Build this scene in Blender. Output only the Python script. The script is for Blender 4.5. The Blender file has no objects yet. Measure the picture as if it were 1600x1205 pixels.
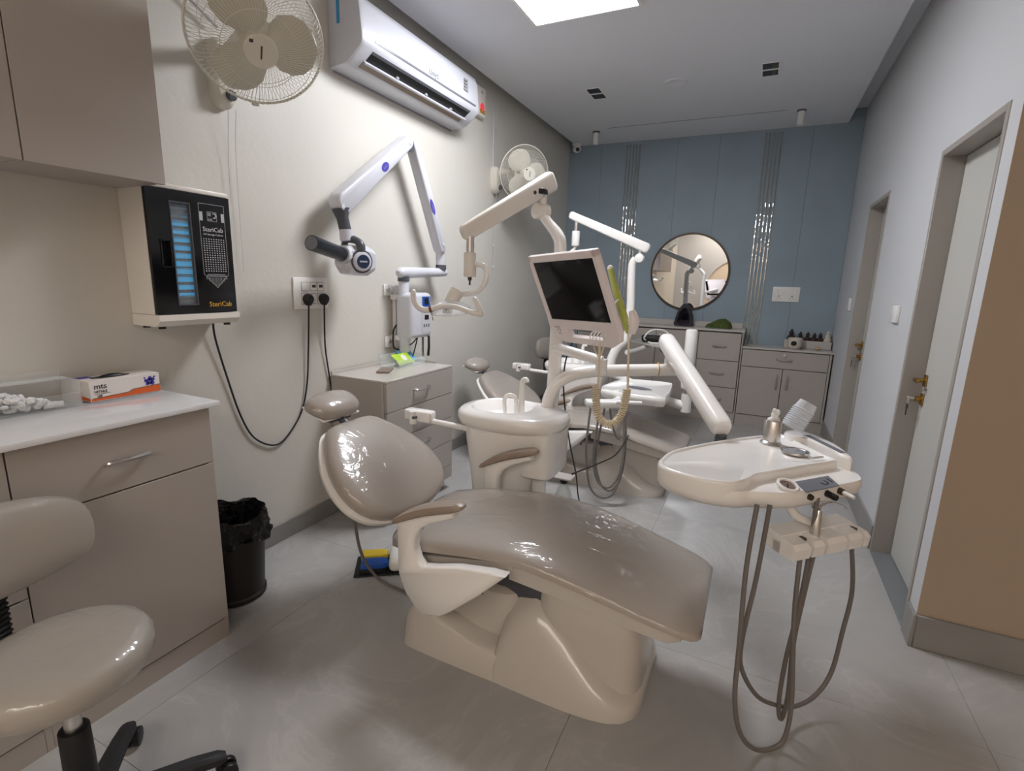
import bpy, bmesh, math, random
from mathutils import Vector, Matrix, Euler
random.seed(7)
S = bpy.context.scene
COL = S.collection
PI = math.pi

# ------------------------------------------------------------------ camera
cam_d = bpy.data.cameras.new('camera'); cam = bpy.data.objects.new('camera', cam_d); COL.objects.link(cam)
cam_d.sensor_fit = 'HORIZONTAL'; cam_d.sensor_width = 36.0; cam_d.lens = 797.865/1600*36.0
cam_d.clip_start = 0.02
def cam_axes(y, p, r):
    f = Vector((-math.sin(y)*math.cos(p), math.cos(y)*math.cos(p), math.sin(p)))
    rt = Vector((math.cos(y), math.sin(y), 0)); up = rt.cross(f)
    return math.cos(r)*rt+math.sin(r)*up, -math.sin(r)*rt+math.cos(r)*up, f
_r, _u, _f = cam_axes(0.439648, -0.202281, 0.0279725)
_m = Matrix((_r, _u, -_f)).transposed().to_4x4(); _m.translation = Vector((2.07, 0.0, 1.334))
cam.matrix_world = _m
S.camera = cam

# ------------------------------------------------------------------ world, lights, exposure
W = bpy.data.worlds.new('world'); S.world = W; W.use_nodes = True
W.node_tree.nodes['Background'].inputs[0].default_value = (0.85, 0.9, 1.0, 1)
W.node_tree.nodes['Background'].inputs[1].default_value = 0.02
S.view_settings.view_transform = 'Standard'; S.view_settings.look = 'None'
S.view_settings.gamma = 1.0; S.view_settings.use_curve_mapping = False
S.view_settings.exposure = 0.0
PANEL_STRENGTH = 46.0         # the square LED panel over the first chair
FRONT_STRENGTH = 8.0          # the warm panel of the front part of the room, behind the camera

# ------------------------------------------------------------------ materials
def lin(c):
    return tuple((x/12.92 if x <= 0.04045 else ((x+0.055)/1.055)**2.4) for x in [v/255.0 for v in c])
def mat(name, rgb, rough=0.5, metal=0.0, coat=0.0, spec=0.5, bump=0.0, bscale=60.0, var=0.0, vscale=6.0, trans=0.0, ior=1.45,
        emit=None, estr=0.0, alpha=1.0, coat_rough=0.05, btype='noise', bdist=0.01, detail=3.0):
    m = bpy.data.materials.new(name); m.use_nodes = True
    nt = m.node_tree; b = nt.nodes['Principled BSDF']
    c = lin(rgb)
    b.inputs['Base Color'].default_value = (*c, 1)
    b.inputs['Roughness'].default_value = rough; b.inputs['Metallic'].default_value = metal
    b.inputs['Coat Weight'].default_value = coat; b.inputs['Coat Roughness'].default_value = coat_rough
    b.inputs['Specular IOR Level'].default_value = spec
    b.inputs['IOR'].default_value = ior
    b.inputs['Transmission Weight'].default_value = trans
    b.inputs['Alpha'].default_value = alpha
    if emit:
        b.inputs['Emission Color'].default_value = (*lin(emit), 1); b.inputs['Emission Strength'].default_value = estr
    if var or bump:
        tc = nt.nodes.new('ShaderNodeTexCoord')
    if var:
        n = nt.nodes.new('ShaderNodeTexNoise'); n.inputs['Scale'].default_value = vscale; n.inputs['Detail'].default_value = 5
        nt.links.new(tc.outputs['Object'], n.inputs['Vector'])
        r = nt.nodes.new('ShaderNodeValToRGB')
        r.color_ramp.elements[0].position = 0.3; r.color_ramp.elements[1].position = 0.7
        r.color_ramp.elements[0].color = (*[x*(1-var) for x in c], 1); r.color_ramp.elements[1].color = (*[min(1, x*(1+var)) for x in c], 1)
        nt.links.new(n.outputs['Fac'], r.inputs['Fac']); nt.links.new(r.outputs['Color'], b.inputs['Base Color'])
    if bump:
        if btype == 'wave':
            n2 = nt.nodes.new('ShaderNodeTexWave'); n2.inputs['Scale'].default_value = bscale; n2.inputs['Distortion'].default_value = 4.0
            n2.inputs['Detail'].default_value = detail
        else:
            n2 = nt.nodes.new('ShaderNodeTexNoise'); n2.inputs['Scale'].default_value = bscale; n2.inputs['Detail'].default_value = detail
        nt.links.new(tc.outputs['Object'], n2.inputs['Vector'])
        bp = nt.nodes.new('ShaderNodeBump'); bp.inputs['Strength'].default_value = bump; bp.inputs['Distance'].default_value = bdist
        nt.links.new(n2.outputs['Fac'], bp.inputs['Height'])
        nt.links.new(bp.outputs['Normal'], b.inputs['Coat Normal' if coat > 0.6 and btype == 'coat' else 'Normal'])
    return m
def glass(name, rgb=(235, 240, 240), rough=0.02, alpha=0.25):
    m = bpy.data.materials.new(name); m.use_nodes = True; nt = m.node_tree
    b = nt.nodes['Principled BSDF']
    b.inputs['Base Color'].default_value = (*lin(rgb), 1); b.inputs['Roughness'].default_value = rough
    tr = nt.nodes.new('ShaderNodeBsdfTransparent'); mx = nt.nodes.new('ShaderNodeMixShader')
    fr = nt.nodes.new('ShaderNodeLayerWeight'); fr.inputs['Blend'].default_value = 0.35
    mp = nt.nodes.new('ShaderNodeMapRange'); mp.inputs['To Min'].default_value = alpha; mp.inputs['To Max'].default_value = min(1, alpha+0.6)
    nt.links.new(fr.outputs['Facing'], mp.inputs['Value']); nt.links.new(mp.outputs['Result'], mx.inputs['Fac'])
    nt.links.new(tr.outputs[0], mx.inputs[1]); nt.links.new(b.outputs[0], mx.inputs[2])
    nt.links.new(mx.outputs[0], nt.nodes['Material Output'].inputs['Surface'])
    return m
def tile_mat(name, rgb):
    m = mat(name, rgb, rough=0.3)
    nt = m.node_tree; b = nt.nodes['Principled BSDF']
    geo = nt.nodes.new('ShaderNodeNewGeometry'); oi = nt.nodes.new('ShaderNodeObjectInfo')
    add = nt.nodes.new('ShaderNodeVectorMath'); add.operation = 'ADD'
    sc = nt.nodes.new('ShaderNodeVectorMath'); sc.operation = 'SCALE'; sc.inputs['Scale'].default_value = 9.0
    cmb = nt.nodes.new('ShaderNodeCombineXYZ')
    for k in ('X', 'Y', 'Z'): nt.links.new(oi.outputs['Random'], cmb.inputs[k])
    nt.links.new(cmb.outputs[0], sc.inputs[0]); nt.links.new(geo.outputs['Position'], add.inputs[0]); nt.links.new(sc.outputs[0], add.inputs[1])
    n = nt.nodes.new('ShaderNodeTexNoise'); n.inputs['Scale'].default_value = 1.6; n.inputs['Detail'].default_value = 8; n.inputs['Distortion'].default_value = 1.3
    n.inputs['Roughness'].default_value = 0.62
    nt.links.new(add.outputs[0], n.inputs['Vector'])
    r = nt.nodes.new('ShaderNodeValToRGB'); c = lin(rgb)
    e = r.color_ramp.elements
    e[0].position = 0.28; e[0].color = (*[x*0.84 for x in c], 1); e[1].position = 0.72; e[1].color = (*[x*1.10 for x in c], 1)
    x = e.new(0.5); x.color = (*c, 1); x = e.new(0.525); x.color = (*[v*1.10 for v in c], 1); x = e.new(0.55); x.color = (*c, 1)
    nt.links.new(n.outputs['Fac'], r.inputs['Fac']); nt.links.new(r.outputs['Color'], b.inputs['Base Color'])
    return m

M = {}
M['wall'] = mat('ivory_plaster', (208, 204, 196), rough=0.5, bump=0.22, bscale=38, bdist=0.004, var=0.03, vscale=2.0)
M['wall_white'] = mat('white_plaster', (206, 207, 210), rough=0.55, bump=0.15, bscale=30, bdist=0.003)
M['blue'] = mat('blue_grey_panel', (144, 160, 171), rough=0.55, bump=0.2, bscale=50, bdist=0.002, var=0.05, vscale=3.0)
M['brown'] = mat('tan_paint', (172, 153, 134), rough=0.6, bump=0.1, bscale=30, bdist=0.002)
M['peach'] = mat('peach_paint', (232, 214, 196), rough=0.6)
M['ceiling'] = mat('ceiling_paint', (224, 225, 230), rough=0.7)
M['tile'] = tile_mat('grey_marble_tile', (170, 168, 166))
M['grout'] = mat('grout', (150, 148, 146), rough=0.8)
M['skirt'] = mat('skirting_tile', (140, 137, 134), rough=0.35, var=0.08, vscale=5)
M['laminate'] = mat('greige_laminate', (172, 164, 157), rough=0.42, bump=0.05, bscale=200, bdist=0.001)
M['laminate_dark'] = mat('carcass_edge', (78, 70, 65), rough=0.6)
M['counter'] = mat('white_quartz', (226, 226, 228), rough=0.08)
M['greystone'] = mat('pale_grey_stone', (190, 184, 178), rough=0.2)
M['steel'] = mat('satin_steel', (214, 212, 210), rough=0.3, metal=1.0)
M['chrome'] = mat('chrome', (225, 225, 226), rough=0.06, metal=1.0)
M['wavy_chrome'] = mat('wavy_chrome_strip', (196, 194, 190), rough=0.08, metal=1.0, bump=0.5, bscale=9, bdist=0.02, detail=1)
M['brass'] = mat('brass', (170, 134, 70), rough=0.3, metal=1.0)
M['white'] = mat('white_plastic', (236, 234, 231), rough=0.3)
M['ivory'] = mat('ivory_plastic', (234, 228, 220), rough=0.35)
M['gloss_white'] = mat('glossy_white_shell', (242, 239, 236), rough=0.22, coat=0.6)
M['base_shaded'] = mat('shaded_base_shell', (196, 189, 181), rough=0.24, coat=0.5)  # white shell darkened: shade of the lower chair put into the colour
M['xray_white'] = mat('cool_white_enamel', (205, 206, 214), rough=0.3, coat=0.3)
M['slate'] = mat('slate_grey_plastic', (78, 80, 88), rough=0.35)
M['dark_tube'] = mat('dark_metal_tube', (62, 66, 74), rough=0.25, metal=0.6)
M['black'] = mat('black_plastic', (24, 24, 25), rough=0.4)
M['black_gloss'] = mat('black_gloss', (14, 14, 17), rough=0.12)
M['rubber'] = mat('black_rubber', (34, 34, 36), rough=0.6)
M['liner'] = mat('black_bin_liner', (22, 22, 24), rough=0.25, bump=0.8, bscale=35, bdist=0.02)
M['bin'] = mat('black_bin_plastic', (38, 34, 34), rough=0.45)
def vinyl(name, rgb):
    m = mat(name, rgb, rough=0.38, coat=0.85, coat_rough=0.06)
    nt = m.node_tree; b = nt.nodes['Principled BSDF']; tc = nt.nodes.new('ShaderNodeTexCoord')
    mp = nt.nodes.new('ShaderNodeMapping'); mp.inputs['Scale'].default_value = (3.0, 5.0, 7.0); mp.inputs['Rotation'].default_value = (0.3, 0.5, 0.6)
    n = nt.nodes.new('ShaderNodeTexNoise'); n.inputs['Scale'].default_value = 3.2; n.inputs['Detail'].default_value = 2.5; n.inputs['Distortion'].default_value = 1.2
    bp = nt.nodes.new('ShaderNodeBump'); bp.inputs['Strength'].default_value = 0.28; bp.inputs['Distance'].default_value = 0.02
    nt.links.new(tc.outputs['Object'], mp.inputs[0]); nt.links.new(mp.outputs[0], n.inputs['Vector'])
    nt.links.new(n.outputs['Fac'], bp.inputs['Height']); nt.links.new(bp.outputs['Normal'], b.inputs['Coat Normal'])
    return m
M['vinyl'] = vinyl('taupe_vinyl_under_clear_cover', (164, 155, 147))
M['vinyl_light'] = vinyl('light_taupe_vinyl_under_clear_cover', (164, 157, 149))
M['pad_brown'] = mat('brown_armrest_pad', (154, 138, 125), rough=0.35)
M['hose'] = mat('grey_hose', (112, 106, 102), rough=0.45)
M['coil'] = mat('cream_coil', (224, 210, 184), rough=0.4)
M['screen'] = mat('dark_screen', (10, 10, 13), rough=0.08, spec=0.25)
M['pinkwhite'] = mat('pinkish_white_plastic', (238, 228, 228), rough=0.32)
M['lime'] = mat('lime_plastic', (172, 178, 84), rough=0.35)
M['glass'] = glass('clear_glass', alpha=0.06)
M['acrylic'] = glass('clear_acrylic', alpha=0.05)
M['cup'] = glass('clear_cup', (232, 236, 244), 0.15, 0.38)
M['mirror'] = mat('mirror_glass', (240, 240, 240), rough=0.01, metal=1.0)
M['bronze'] = mat('dark_bronze', (86, 72, 58), rough=0.35, metal=0.7)
M['cotton'] = mat('white_cotton', (238, 238, 238), rough=0.95, bump=0.6, bscale=140, bdist=0.01)
M['yellow'] = mat('yellow_plastic', (220, 190, 60), rough=0.4)
M['bluep'] = mat('blue_plastic', (32, 84, 170), rough=0.35)
M['orange'] = mat('orange_print', (214, 98, 44), rough=0.5)
M['card'] = mat('white_card', (226, 220, 216), rough=0.5)
M['purple'] = mat('violet_blue_print', (72, 66, 160), rough=0.5)
M['print_dark'] = mat('dark_print', (70, 52, 60), rough=0.6)
M['print_grey'] = mat('grey_print', (150, 150, 152), rough=0.6)
M['print_white'] = mat('white_print', (196, 196, 200), rough=0.6)
M['gold_print'] = mat('gold_print', (206, 160, 50), rough=0.5)
M['cyan'] = mat('uv_tube_glow', (20, 140, 210), emit=(40, 170, 235), estr=6.0)
M['uv_back'] = mat('uv_lit_back_plate', (4, 60, 90), rough=0.4, metal=0.0, emit=(0, 150, 205), estr=0.75, var=0.5, vscale=30)  # light of the tube on the plate, put in as emission
M['uv_metal'] = mat('uv_lit_metal', (40, 90, 115), rough=0.25, metal=0.7)  # tray metal tinted with the blue of the tube light
M['led'] = mat('led_panel_glow', (255, 255, 255), emit=(248, 250, 255), estr=PANEL_STRENGTH)
M['led_warm'] = mat('warm_panel_glow', (255, 255, 255), emit=(255, 242, 226), estr=FRONT_STRENGTH)
M['lens'] = glass('lamp_lens', (230, 235, 240), 0.08, 0.3)
M['lens_clear'] = glass('clear_lamp_dish', (236, 240, 244), 0.06, 0.10)
M['reflector'] = mat('lamp_reflector', (225, 222, 200), rough=0.15, metal=0.6)
M['red'] = mat('red_led', (230, 70, 80), rough=0.4, emit=(230, 60, 70), estr=0.5)
M['amber'] = mat('amber_label', (190, 140, 60), rough=0.5)
M['tape'] = mat('blue_tape', (60, 150, 200), rough=0.5)
M['amethyst'] = mat('amethyst_crystals', (40, 32, 50), rough=0.25, bump=1.0, bscale=70, bdist=0.02)
M['geode'] = mat('geode_rind', (46, 42, 50), rough=0.6, bump=0.8, bscale=40, bdist=0.01)
M['moss'] = mat('green_moss', (84, 98, 48), rough=0.95, bump=1.0, bscale=90, bdist=0.02, var=0.35, vscale=40)
M['ceramic'] = mat('cream_ceramic', (206, 198, 184), rough=0.25, var=0.08, vscale=20)
M['dark_bust'] = mat('dark_resin', (58, 40, 36), rough=0.5)
M['fan_blade'] = mat('cream_fan_blade', (200, 196, 182), rough=0.4)
M['fan_white'] = mat('fan_cream_white', (214, 210, 198), rough=0.4)
M['phone'] = mat('brown_case', (132, 116, 104), rough=0.4)
M['lime_print'] = mat('lime_print', (172, 206, 60), rough=0.4)
M['cyan_print'] = mat('sky_blue_print', (96, 178, 226), rough=0.4)
M['pouch'] = glass('clear_pouch', (232, 238, 240), 0.12, 0.22)
M['water'] = glass('water_bottle_plastic', (214, 222, 218), 0.08, 0.25)
M['rubber_band'] = mat('amber_band', (206, 160, 70), rough=0.4)
M['dial'] = mat('gauge_dial', (120, 100, 96), rough=0.3)
M['panel_grey'] = mat('grey_keypad', (112, 114, 122), rough=0.25)
M['door_paint'] = mat('grey_white_door', (196, 195, 190), rough=0.4)
M['jamb'] = mat('greige_door_frame', (164, 157, 150), rough=0.4)
M['sill'] = mat('grey_threshold', (118, 122, 124), rough=0.3)
M['bottle_cap'] = M['black']
M['tan_stone'] = mat('tan_stone', (196, 164, 124), rough=0.7)

# ------------------------------------------------------------------ mesh builder
class MB:
    def __init__(s): s.v = []; s.f = []; s.M = Matrix.Identity(4)
    def add(s, vs, fs):
        n = len(s.v); s.v += [tuple(s.M @ Vector(p)) for p in vs]; s.f += [tuple(i+n for i in f) for f in fs]; return s
    def box(s, x0, x1, y0, y1, z0, z1, bev=0.0, seg=2, rot=None, pivot=None):
        if bev <= 0:
            vs = [(x, y, z) for x in (x0, x1) for y in (y0, y1) for z in (z0, z1)]
            fs = [(0, 1, 3, 2), (4, 6, 7, 5), (0, 4, 5, 1), (2, 3, 7, 6), (0, 2, 6, 4), (1, 5, 7, 3)]
        else:
            bm = bmesh.new(); bmesh.ops.create_cube(bm, size=1.0)
            for v in bm.verts: v.co = Vector(((x0+x1)/2+v.co.x*(x1-x0), (y0+y1)/2+v.co.y*(y1-y0), (z0+z1)/2+v.co.z*(z1-z0)))
            bev = min(bev, 0.49*min(x1-x0, y1-y0, z1-z0))
            bmesh.ops.bevel(bm, geom=bm.edges[:], offset=bev, segments=seg, profile=0.5, affect='EDGES')
            bm.verts.ensure_lookup_table(); bm.verts.index_update()
            vs = [tuple(v.co) for v in bm.verts]; fs = [tuple(v.index for v in f.verts) for f in bm.faces]; bm.free()
        if rot is not None:
            p = Vector(pivot if pivot else ((x0+x1)/2, (y0+y1)/2, (z0+z1)/2))
            R = Euler(rot).to_matrix(); vs = [tuple(p + R @ (Vector(q)-p)) for q in vs]
        return s.add(vs, fs)
    def rings(s, R, cap0=True, cap1=True, closed=True):
        n = len(R[0]); vs = [tuple(p) for r in R for p in r]; fs = []
        for i in range(len(R)-1):
            for j in range(n if closed else n-1):
                k = (j+1) % n
                fs.append((i*n+j, i*n+k, (i+1)*n+k, (i+1)*n+j))
        if cap0: fs.append(tuple(range(n-1, -1, -1)))
        if cap1: fs.append(tuple(range((len(R)-1)*n, len(R)*n)))
        return s.add(vs, fs)
    def cyl(s, p0, p1, r0, r1=None, n=20, bev=0.0):
        p0 = Vector(p0); p1 = Vector(p1); r1 = r0 if r1 is None else r1
        d = (p1-p0).normalized(); a = d.orthogonal().normalized(); b = d.cross(a)
        L = (p1-p0).length
        prof = [(0, r0), (L, r1)] if bev <= 0 else [(0, r0-bev), (bev*0.3, r0-bev*0.3), (bev, r0), (L-bev, r1), (L-bev*0.3, r1-bev*0.3), (L, r1-bev)]
        R = [[p0+d*h+(a*math.cos(t)+b*math.sin(t))*r for t in [2*PI*i/n for i in range(n)]] for h, r in prof]
        return s.rings(R)
    def tube(s, pts, r, n=10, smooth=0, closed=False, round_end=False):
        P = [Vector(p) for p in pts]
        rr = list(r) if isinstance(r, (list, tuple)) else [r]*len(P)
        if smooth:
            Q = []; q = []; m = len(P)
            rng = range(m if closed else m-1)
            for i in rng:
                if closed: a, b, c, d = P[(i-1) % m], P[i], P[(i+1) % m], P[(i+2) % m]
                else: a, b, c, d = P[max(i-1, 0)], P[i], P[i+1], P[min(i+2, m-1)]
                for k in range(smooth):
                    t = k/smooth
                    Q.append(0.5*((2*b)+(c-a)*t+(2*a-5*b+4*c-d)*t*t+(3*b-a-3*c+d)*t**3)); q.append(rr[i]*(1-t)+rr[(i+1) % m]*t)
            if not closed: Q.append(P[-1]); q.append(rr[-1])
            P, rr = Q, q
        m = len(P); R = []; prev = None
        for i in range(m):
            if closed: t = (P[(i+1) % m]-P[(i-1) % m])
            else: t = P[min(i+1, m-1)]-P[max(i-1, 0)]
            t = t.normalized() if t.length > 1e-9 else Vector((0, 0, 1))
            a = t.orthogonal().normalized() if prev is None else (prev-t*prev.dot(t))
            a = a.normalized() if a.length > 1e-6 else t.orthogonal().normalized()
            prev = a; b = t.cross(a)
            R.append([P[i]+(a*math.cos(w)+b*math.sin(w))*rr[i] for w in [2*PI*j/n for j in range(n)]])
        if closed: R.append(R[0]); return s.rings(R, False, False)
        if round_end:
            for end in (0, -1):
                c = P[end]; d = (P[0]-P[1]).normalized() if end == 0 else (P[-1]-P[-2]).normalized()
                ex = [[c+(p-c)*k+d*rr[end]*h for p in R[end]] for k, h in ((0.8, 0.5), (0.4, 0.85))]
                if end == 0: R = ex[::-1]+R
                else: R = R+ex
        return s.rings(R)
    def lathe(s, prof, c=(0, 0, 0), n=28, cap0=True, cap1=True):
        R = [[(c[0]+r*math.cos(2*PI*i/n), c[1]+r*math.sin(2*PI*i/n), c[2]+z) for i in range(n)] for r, z in prof]
        return s.rings(R, cap0, cap1)
    def ball(s, c, rx, ry=None, rz=None, n=16, m=10):
        ry = rx if ry is None else ry; rz = rx if rz is None else rz
        R = []
        for i in range(m+1):
            a = -PI/2+PI*i/m; k = max(math.cos(a), 0.002)
            R.append([(c[0]+rx*k*math.cos(2*PI*j/n), c[1]+ry*k*math.sin(2*PI*j/n), c[2]+rz*math.sin(a)) for j in range(n)])
        return s.rings(R)
    def prism(s, pts, d):
        P = [Vector(p) for p in pts]; d = Vector(d)
        return s.rings([P, [p+d for p in P]])
    def pillow(s, o, ux, uy, outline, prof, smooth=4, centre=None):
        o = Vector(o); ux = Vector(ux).normalized(); uy = Vector(uy).normalized(); nn = ux.cross(uy)
        pts = [Vector((a, b)) for a, b in outline]; m = len(pts)
        if smooth:
            Q = []
            for i in range(m):
                a, b, c, d = pts[(i-1) % m], pts[i], pts[(i+1) % m], pts[(i+2) % m]
                for k in range(smooth):
                    t = k/smooth
                    Q.append(0.5*((2*b)+(c-a)*t+(2*a-5*b+4*c-d)*t*t+(3*b-a-3*c+d)*t**3))
            pts = Q
        if centre is None: ce = sum(pts, Vector((0, 0)))/len(pts)
        else: ce = Vector(centre)
        R = []
        for sc, h in prof:
            R.append([o+ux*(ce.x+(p.x-ce.x)*sc)+uy*(ce.y+(p.y-ce.y)*sc)+nn*h for p in pts])
        return s.rings(R)
    def text(s, body, size, o, ux, uy, depth=0.0006, align='LEFT'):
        cu = bpy.data.curves.new('t', 'FONT'); cu.body = body; cu.size = size; cu.align_x = align; cu.extrude = depth; cu.offset = 0.006*size; cu.resolution_u = 2
        ob = bpy.data.objects.new('t', cu); COL.objects.link(ob); bpy.context.view_layer.update()
        me = bpy.data.meshes.new_from_object(ob.evaluated_get(bpy.context.evaluated_depsgraph_get()))
        bpy.data.objects.remove(ob); bpy.data.curves.remove(cu)
        o = Vector(o); ux = Vector(ux).normalized(); uy = Vector(uy).normalized(); nn = ux.cross(uy)
        s.add([tuple(o+ux*v.co.x+uy*v.co.y+nn*v.co.z) for v in me.vertices], [tuple(p.vertices) for p in me.polygons])
        bpy.data.meshes.remove(me); return s
    def mesh(s, name, m, org=(0, 0, 0), sharp=38):
        me = bpy.data.meshes.new(name); o = Vector(org)
        me.from_pydata([tuple(Vector(p)-o) for p in s.v], [], s.f)
        bm = bmesh.new(); bm.from_mesh(me); bmesh.ops.recalc_face_normals(bm, faces=bm.faces[:]); bm.to_mesh(me); bm.free()
        me.polygons.foreach_set('use_smooth', [True]*len(me.polygons)); me.set_sharp_from_angle(angle=math.radians(sharp))
        me.materials.append(m); me.update(); return me
    def build(s, name, m, parent=None, loc=None, label=None, sharp=38):
        if parent is not None:
            root = parent
            while root.parent: root = root.parent
            org = root.get('_o', (0, 0, 0))
        else: org = loc if loc is not None else (0, 0, 0)
        o = bpy.data.objects.new(name, s.mesh(name, m, org, sharp)); COL.objects.link(o)
        if parent is not None: o.parent = parent
        else: o.location = org; o['_o'] = tuple(org)
        if label: o['label'] = label
        return o
def thing(name, label, cat, loc=(0, 0, 0), group=None, local=False):
    o = bpy.data.objects.new(name, None); COL.objects.link(o); o.empty_display_size = 0.05
    o.location = loc; o['_o'] = (0, 0, 0) if local else tuple(loc)
    o['label'] = label; o['category'] = cat
    if group: o['group'] = group
    return o
def tag(o, label, cat, group=None):
    o['label'] = label; o['category'] = cat
    if group: o['group'] = group
    return o
def struct(o): o['kind'] = 'structure'; return o
def sroot(name, loc):
    o = bpy.data.objects.new(name, None); COL.objects.link(o); o.location = loc; o['_o'] = tuple(loc); o['kind'] = 'structure'; return o
def copy_tree(o, parent=None, skip=()):
    c = o.copy(); COL.objects.link(c); c.parent = parent
    for ch in list(o.children):
        if ch.name.split('.')[0] in skip: continue
        copy_tree(ch, c, skip)
    return c
def V(*a): return Vector(a)
def se(cx, cy, z, hx, hy, n=32, e=2.6):
    out = []
    for i in range(n):
        t = 2*PI*i/n; c, s = math.cos(t), math.sin(t)
        out.append((cx+hx*math.copysign(abs(c)**(2/e), c), cy+hy*math.copysign(abs(s)**(2/e), s), z))
    return out

# ================================================================== the room
X1, Y1 = 2.745, 5.722        # right wall, back wall
ZC, ZT = 2.797, 2.91         # dropped ceiling, upper ceiling
fl = struct(MB().box(-0.1, 5.1, -3.1, 5.85, -0.12, -0.004).build('floor', M['grout'], loc=(2.5, 1.3, -0.12)))
tm = {}
def tile_mesh(w, d):
    k = (round(w, 3), round(d, 3))
    if k not in tm:
        tm[k] = MB().box(-w/2+0.0005, w/2-0.0005, -d/2+0.0005, d/2-0.0005, -0.012, 0.0, 0.0004, 1).mesh('tile', M['tile'])
    return tm[k]
ys = [-4.03+1.162*i for i in range(0, 10)]
xs = [-0.645+1.162*i for i in range(0, 6)]
for i in range(len(xs)-1):
    for j in range(len(ys)-1):
        x0, x1 = max(xs[i], 0.0), min(xs[i+1], 5.0)
        sh = 0.0
        y0, y1 = max(ys[j]+sh, -3.0), min(ys[j+1]+sh, Y1)
        if x1-x0 < 0.02 or y1-y0 < 0.02: continue
        if x0 > X1+0.12 and y0 > 2.4: continue
        t = bpy.data.objects.new('tile', tile_mesh(x1-x0, y1-y0)); COL.objects.link(t); t.parent = fl
        t.location = Vector(((x0+x1)/2, (y0+y1)/2, 0.0))-fl.location
struct(MB().box(-0.12, 0.0, -3.0, Y1+0.12, 0, 3.0).build('wall_left', M['wall'], loc=(-0.06, 1.3, 0)))
wb = struct(MB().box(-0.12, X1+0.25, Y1+0.012, Y1+0.12, 0, 3.0).build('wall_back', M['laminate_dark'], loc=(1.3, Y1+0.06, 0)))
pe = [0.001]+[0.372+0.397*k for k in range(6)]+[X1-0.001]
for a, b in zip(pe[:-1], pe[1:]):
    MB().box(a+0.0007, b-0.0007, Y1, Y1+0.014, 0.0, ZT, 0.0008, 1).build('wall_panel', M['blue'], wb)
for x0, x1 in ((0.640, 0.788), (1.959, 2.105)):
    for k in range(5):
        xa = x0+(x1-x0-0.014)*k/4
        MB().box(xa, xa+0.014, Y1-0.008, Y1+0.002, 0.0, 2.765, 0.003, 2).build('metal_strip', M['wavy_chrome'], wb)
# right wall with the two door openings
D = [(2.362, 3.020, 1.930), (4.105, 4.705, 1.930)]
mb = MB(); y = 2.24
for a, b, h in D:
    mb.box(X1, X1+0.14, y, a-0.028, 0, 3.0); mb.box(X1, X1+0.14, a-0.028, b+0.028, h+0.028, 3.0); y = b+0.028
mb.box(X1, X1+0.14, y, Y1+0.02, 0, 3.0)
struct(mb.build('wall_right', M['wall_white'], loc=(X1+0.07, 4.0, 0)))
struct(MB().box(X1+0.0005, 5.1, 2.238, 2.36, 0, 3.0).build('wall_side', M['brown'], loc=(3.9, 2.3, 0)))
struct(MB().box(5.0, 5.12, -3.1, 2.3, 0, 3.0).build('wall_far_right', M['peach'], loc=(5.06, -0.4, 0)))
# wall behind the camera with a shallow arched niche (seen in the round mirror)
mb = MB().box(-0.1, 5.1, -3.12, -3.04, 0, 3.0)
struct(mb.build('wall_front', M['peach'], loc=(2.5, -3.1, 0)))
mb = MB(); arc = [(0.0, 0)]+[(0.9-0.9*math.cos(t), 1.15+0.9*math.sin(t)) for t in [PI*i/20 for i in range(21)]]+[(1.8, 0)]
out = [V(0.75+a, -3.0, z) for a, z in arc]
outer = [V(0.0, -3.0, 0), V(0.0, -3.0, 2.91), V(5.0, -3.0, 2.91), V(5.0, -3.0, 0)]
ring = [V(0.0, -3.0, 0)]+[V(0, -3.0, 2.91*i/6) for i in range(1, 6)]+[V(5.0*i/10, -3.0, 2.91) for i in range(11)]+[V(5.0, -3.0, 2.91-2.91*i/6) for i in range(1, 7)]
n = 40
def resample(L, n):
    d = [0]
    for a, b in zip(L[:-1], L[1:]): d.append(d[-1]+(b-a).length)
    o = []
    for i in range(n):
        t = d[-1]*i/(n-1); k = max(j for j in range(len(d)) if d[j] <= t+1e-9); k = min(k, len(L)-2)
        u = (t-d[k])/(d[k+1]-d[k]); o.append(L[k].lerp(L[k+1], u))
    return o
A, B = resample(out, n), resample(ring, n)
vs = [tuple(p) for p in A+B]+[(p.x, p.y-0.05, p.z) for p in A+B]
fs = []
for i in range(n-1):
    fs += [(i, i+1, n+i+1, n+i), (2*n+i, 3*n+i, 3*n+i+1, 2*n+i+1), (i, 2*n+i, 2*n+i+1, i+1)]
struct(MB().add(vs, fs).build('trim_1', M['wall_white'], loc=(2.5, -3.0, 0)))
# ceilings
struct(MB().box(-0.1, 5.1, -3.1, Y1+0.12, ZT, 3.02).build('ceiling', M['ceiling'], loc=(2.5, 1.3, ZT)))
fc = struct(MB().box(0.09, 2.62, 0.6, Y1-0.002, ZC, ZC+0.06).build('ceiling_drop', M['ceiling'], loc=(1.35, 3.1, ZC)))
struct(MB().box(0.577, 2.111, 5.168, 5.18, ZC-0.0012, ZC+0.002).build('trim_2', M['print_grey'], loc=(1.35, 5.17, ZC)))
# skirting
struct(MB().box(0.0, 0.012, -3.0, Y1, 0, 0.095, 0.003, 1).build('baseboard_left', M['skirt'], loc=(0, 1.3, 0)))
mb = MB()
for a, b in ((2.226, 2.333), (3.048, 4.08), (4.729, Y1)): mb.box(X1-0.012, X1+0.002, a, b, 0, 0.135, 0.003, 1)
struct(mb.build('baseboard_right', M['skirt'], loc=(X1, 4, 0)))
struct(MB().box(X1+0.002, 5.0, 2.226, 2.240, 0, 0.135, 0.003, 1).build('baseboard_side', M['skirt'], loc=(3.8, 2.23, 0)))

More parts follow.
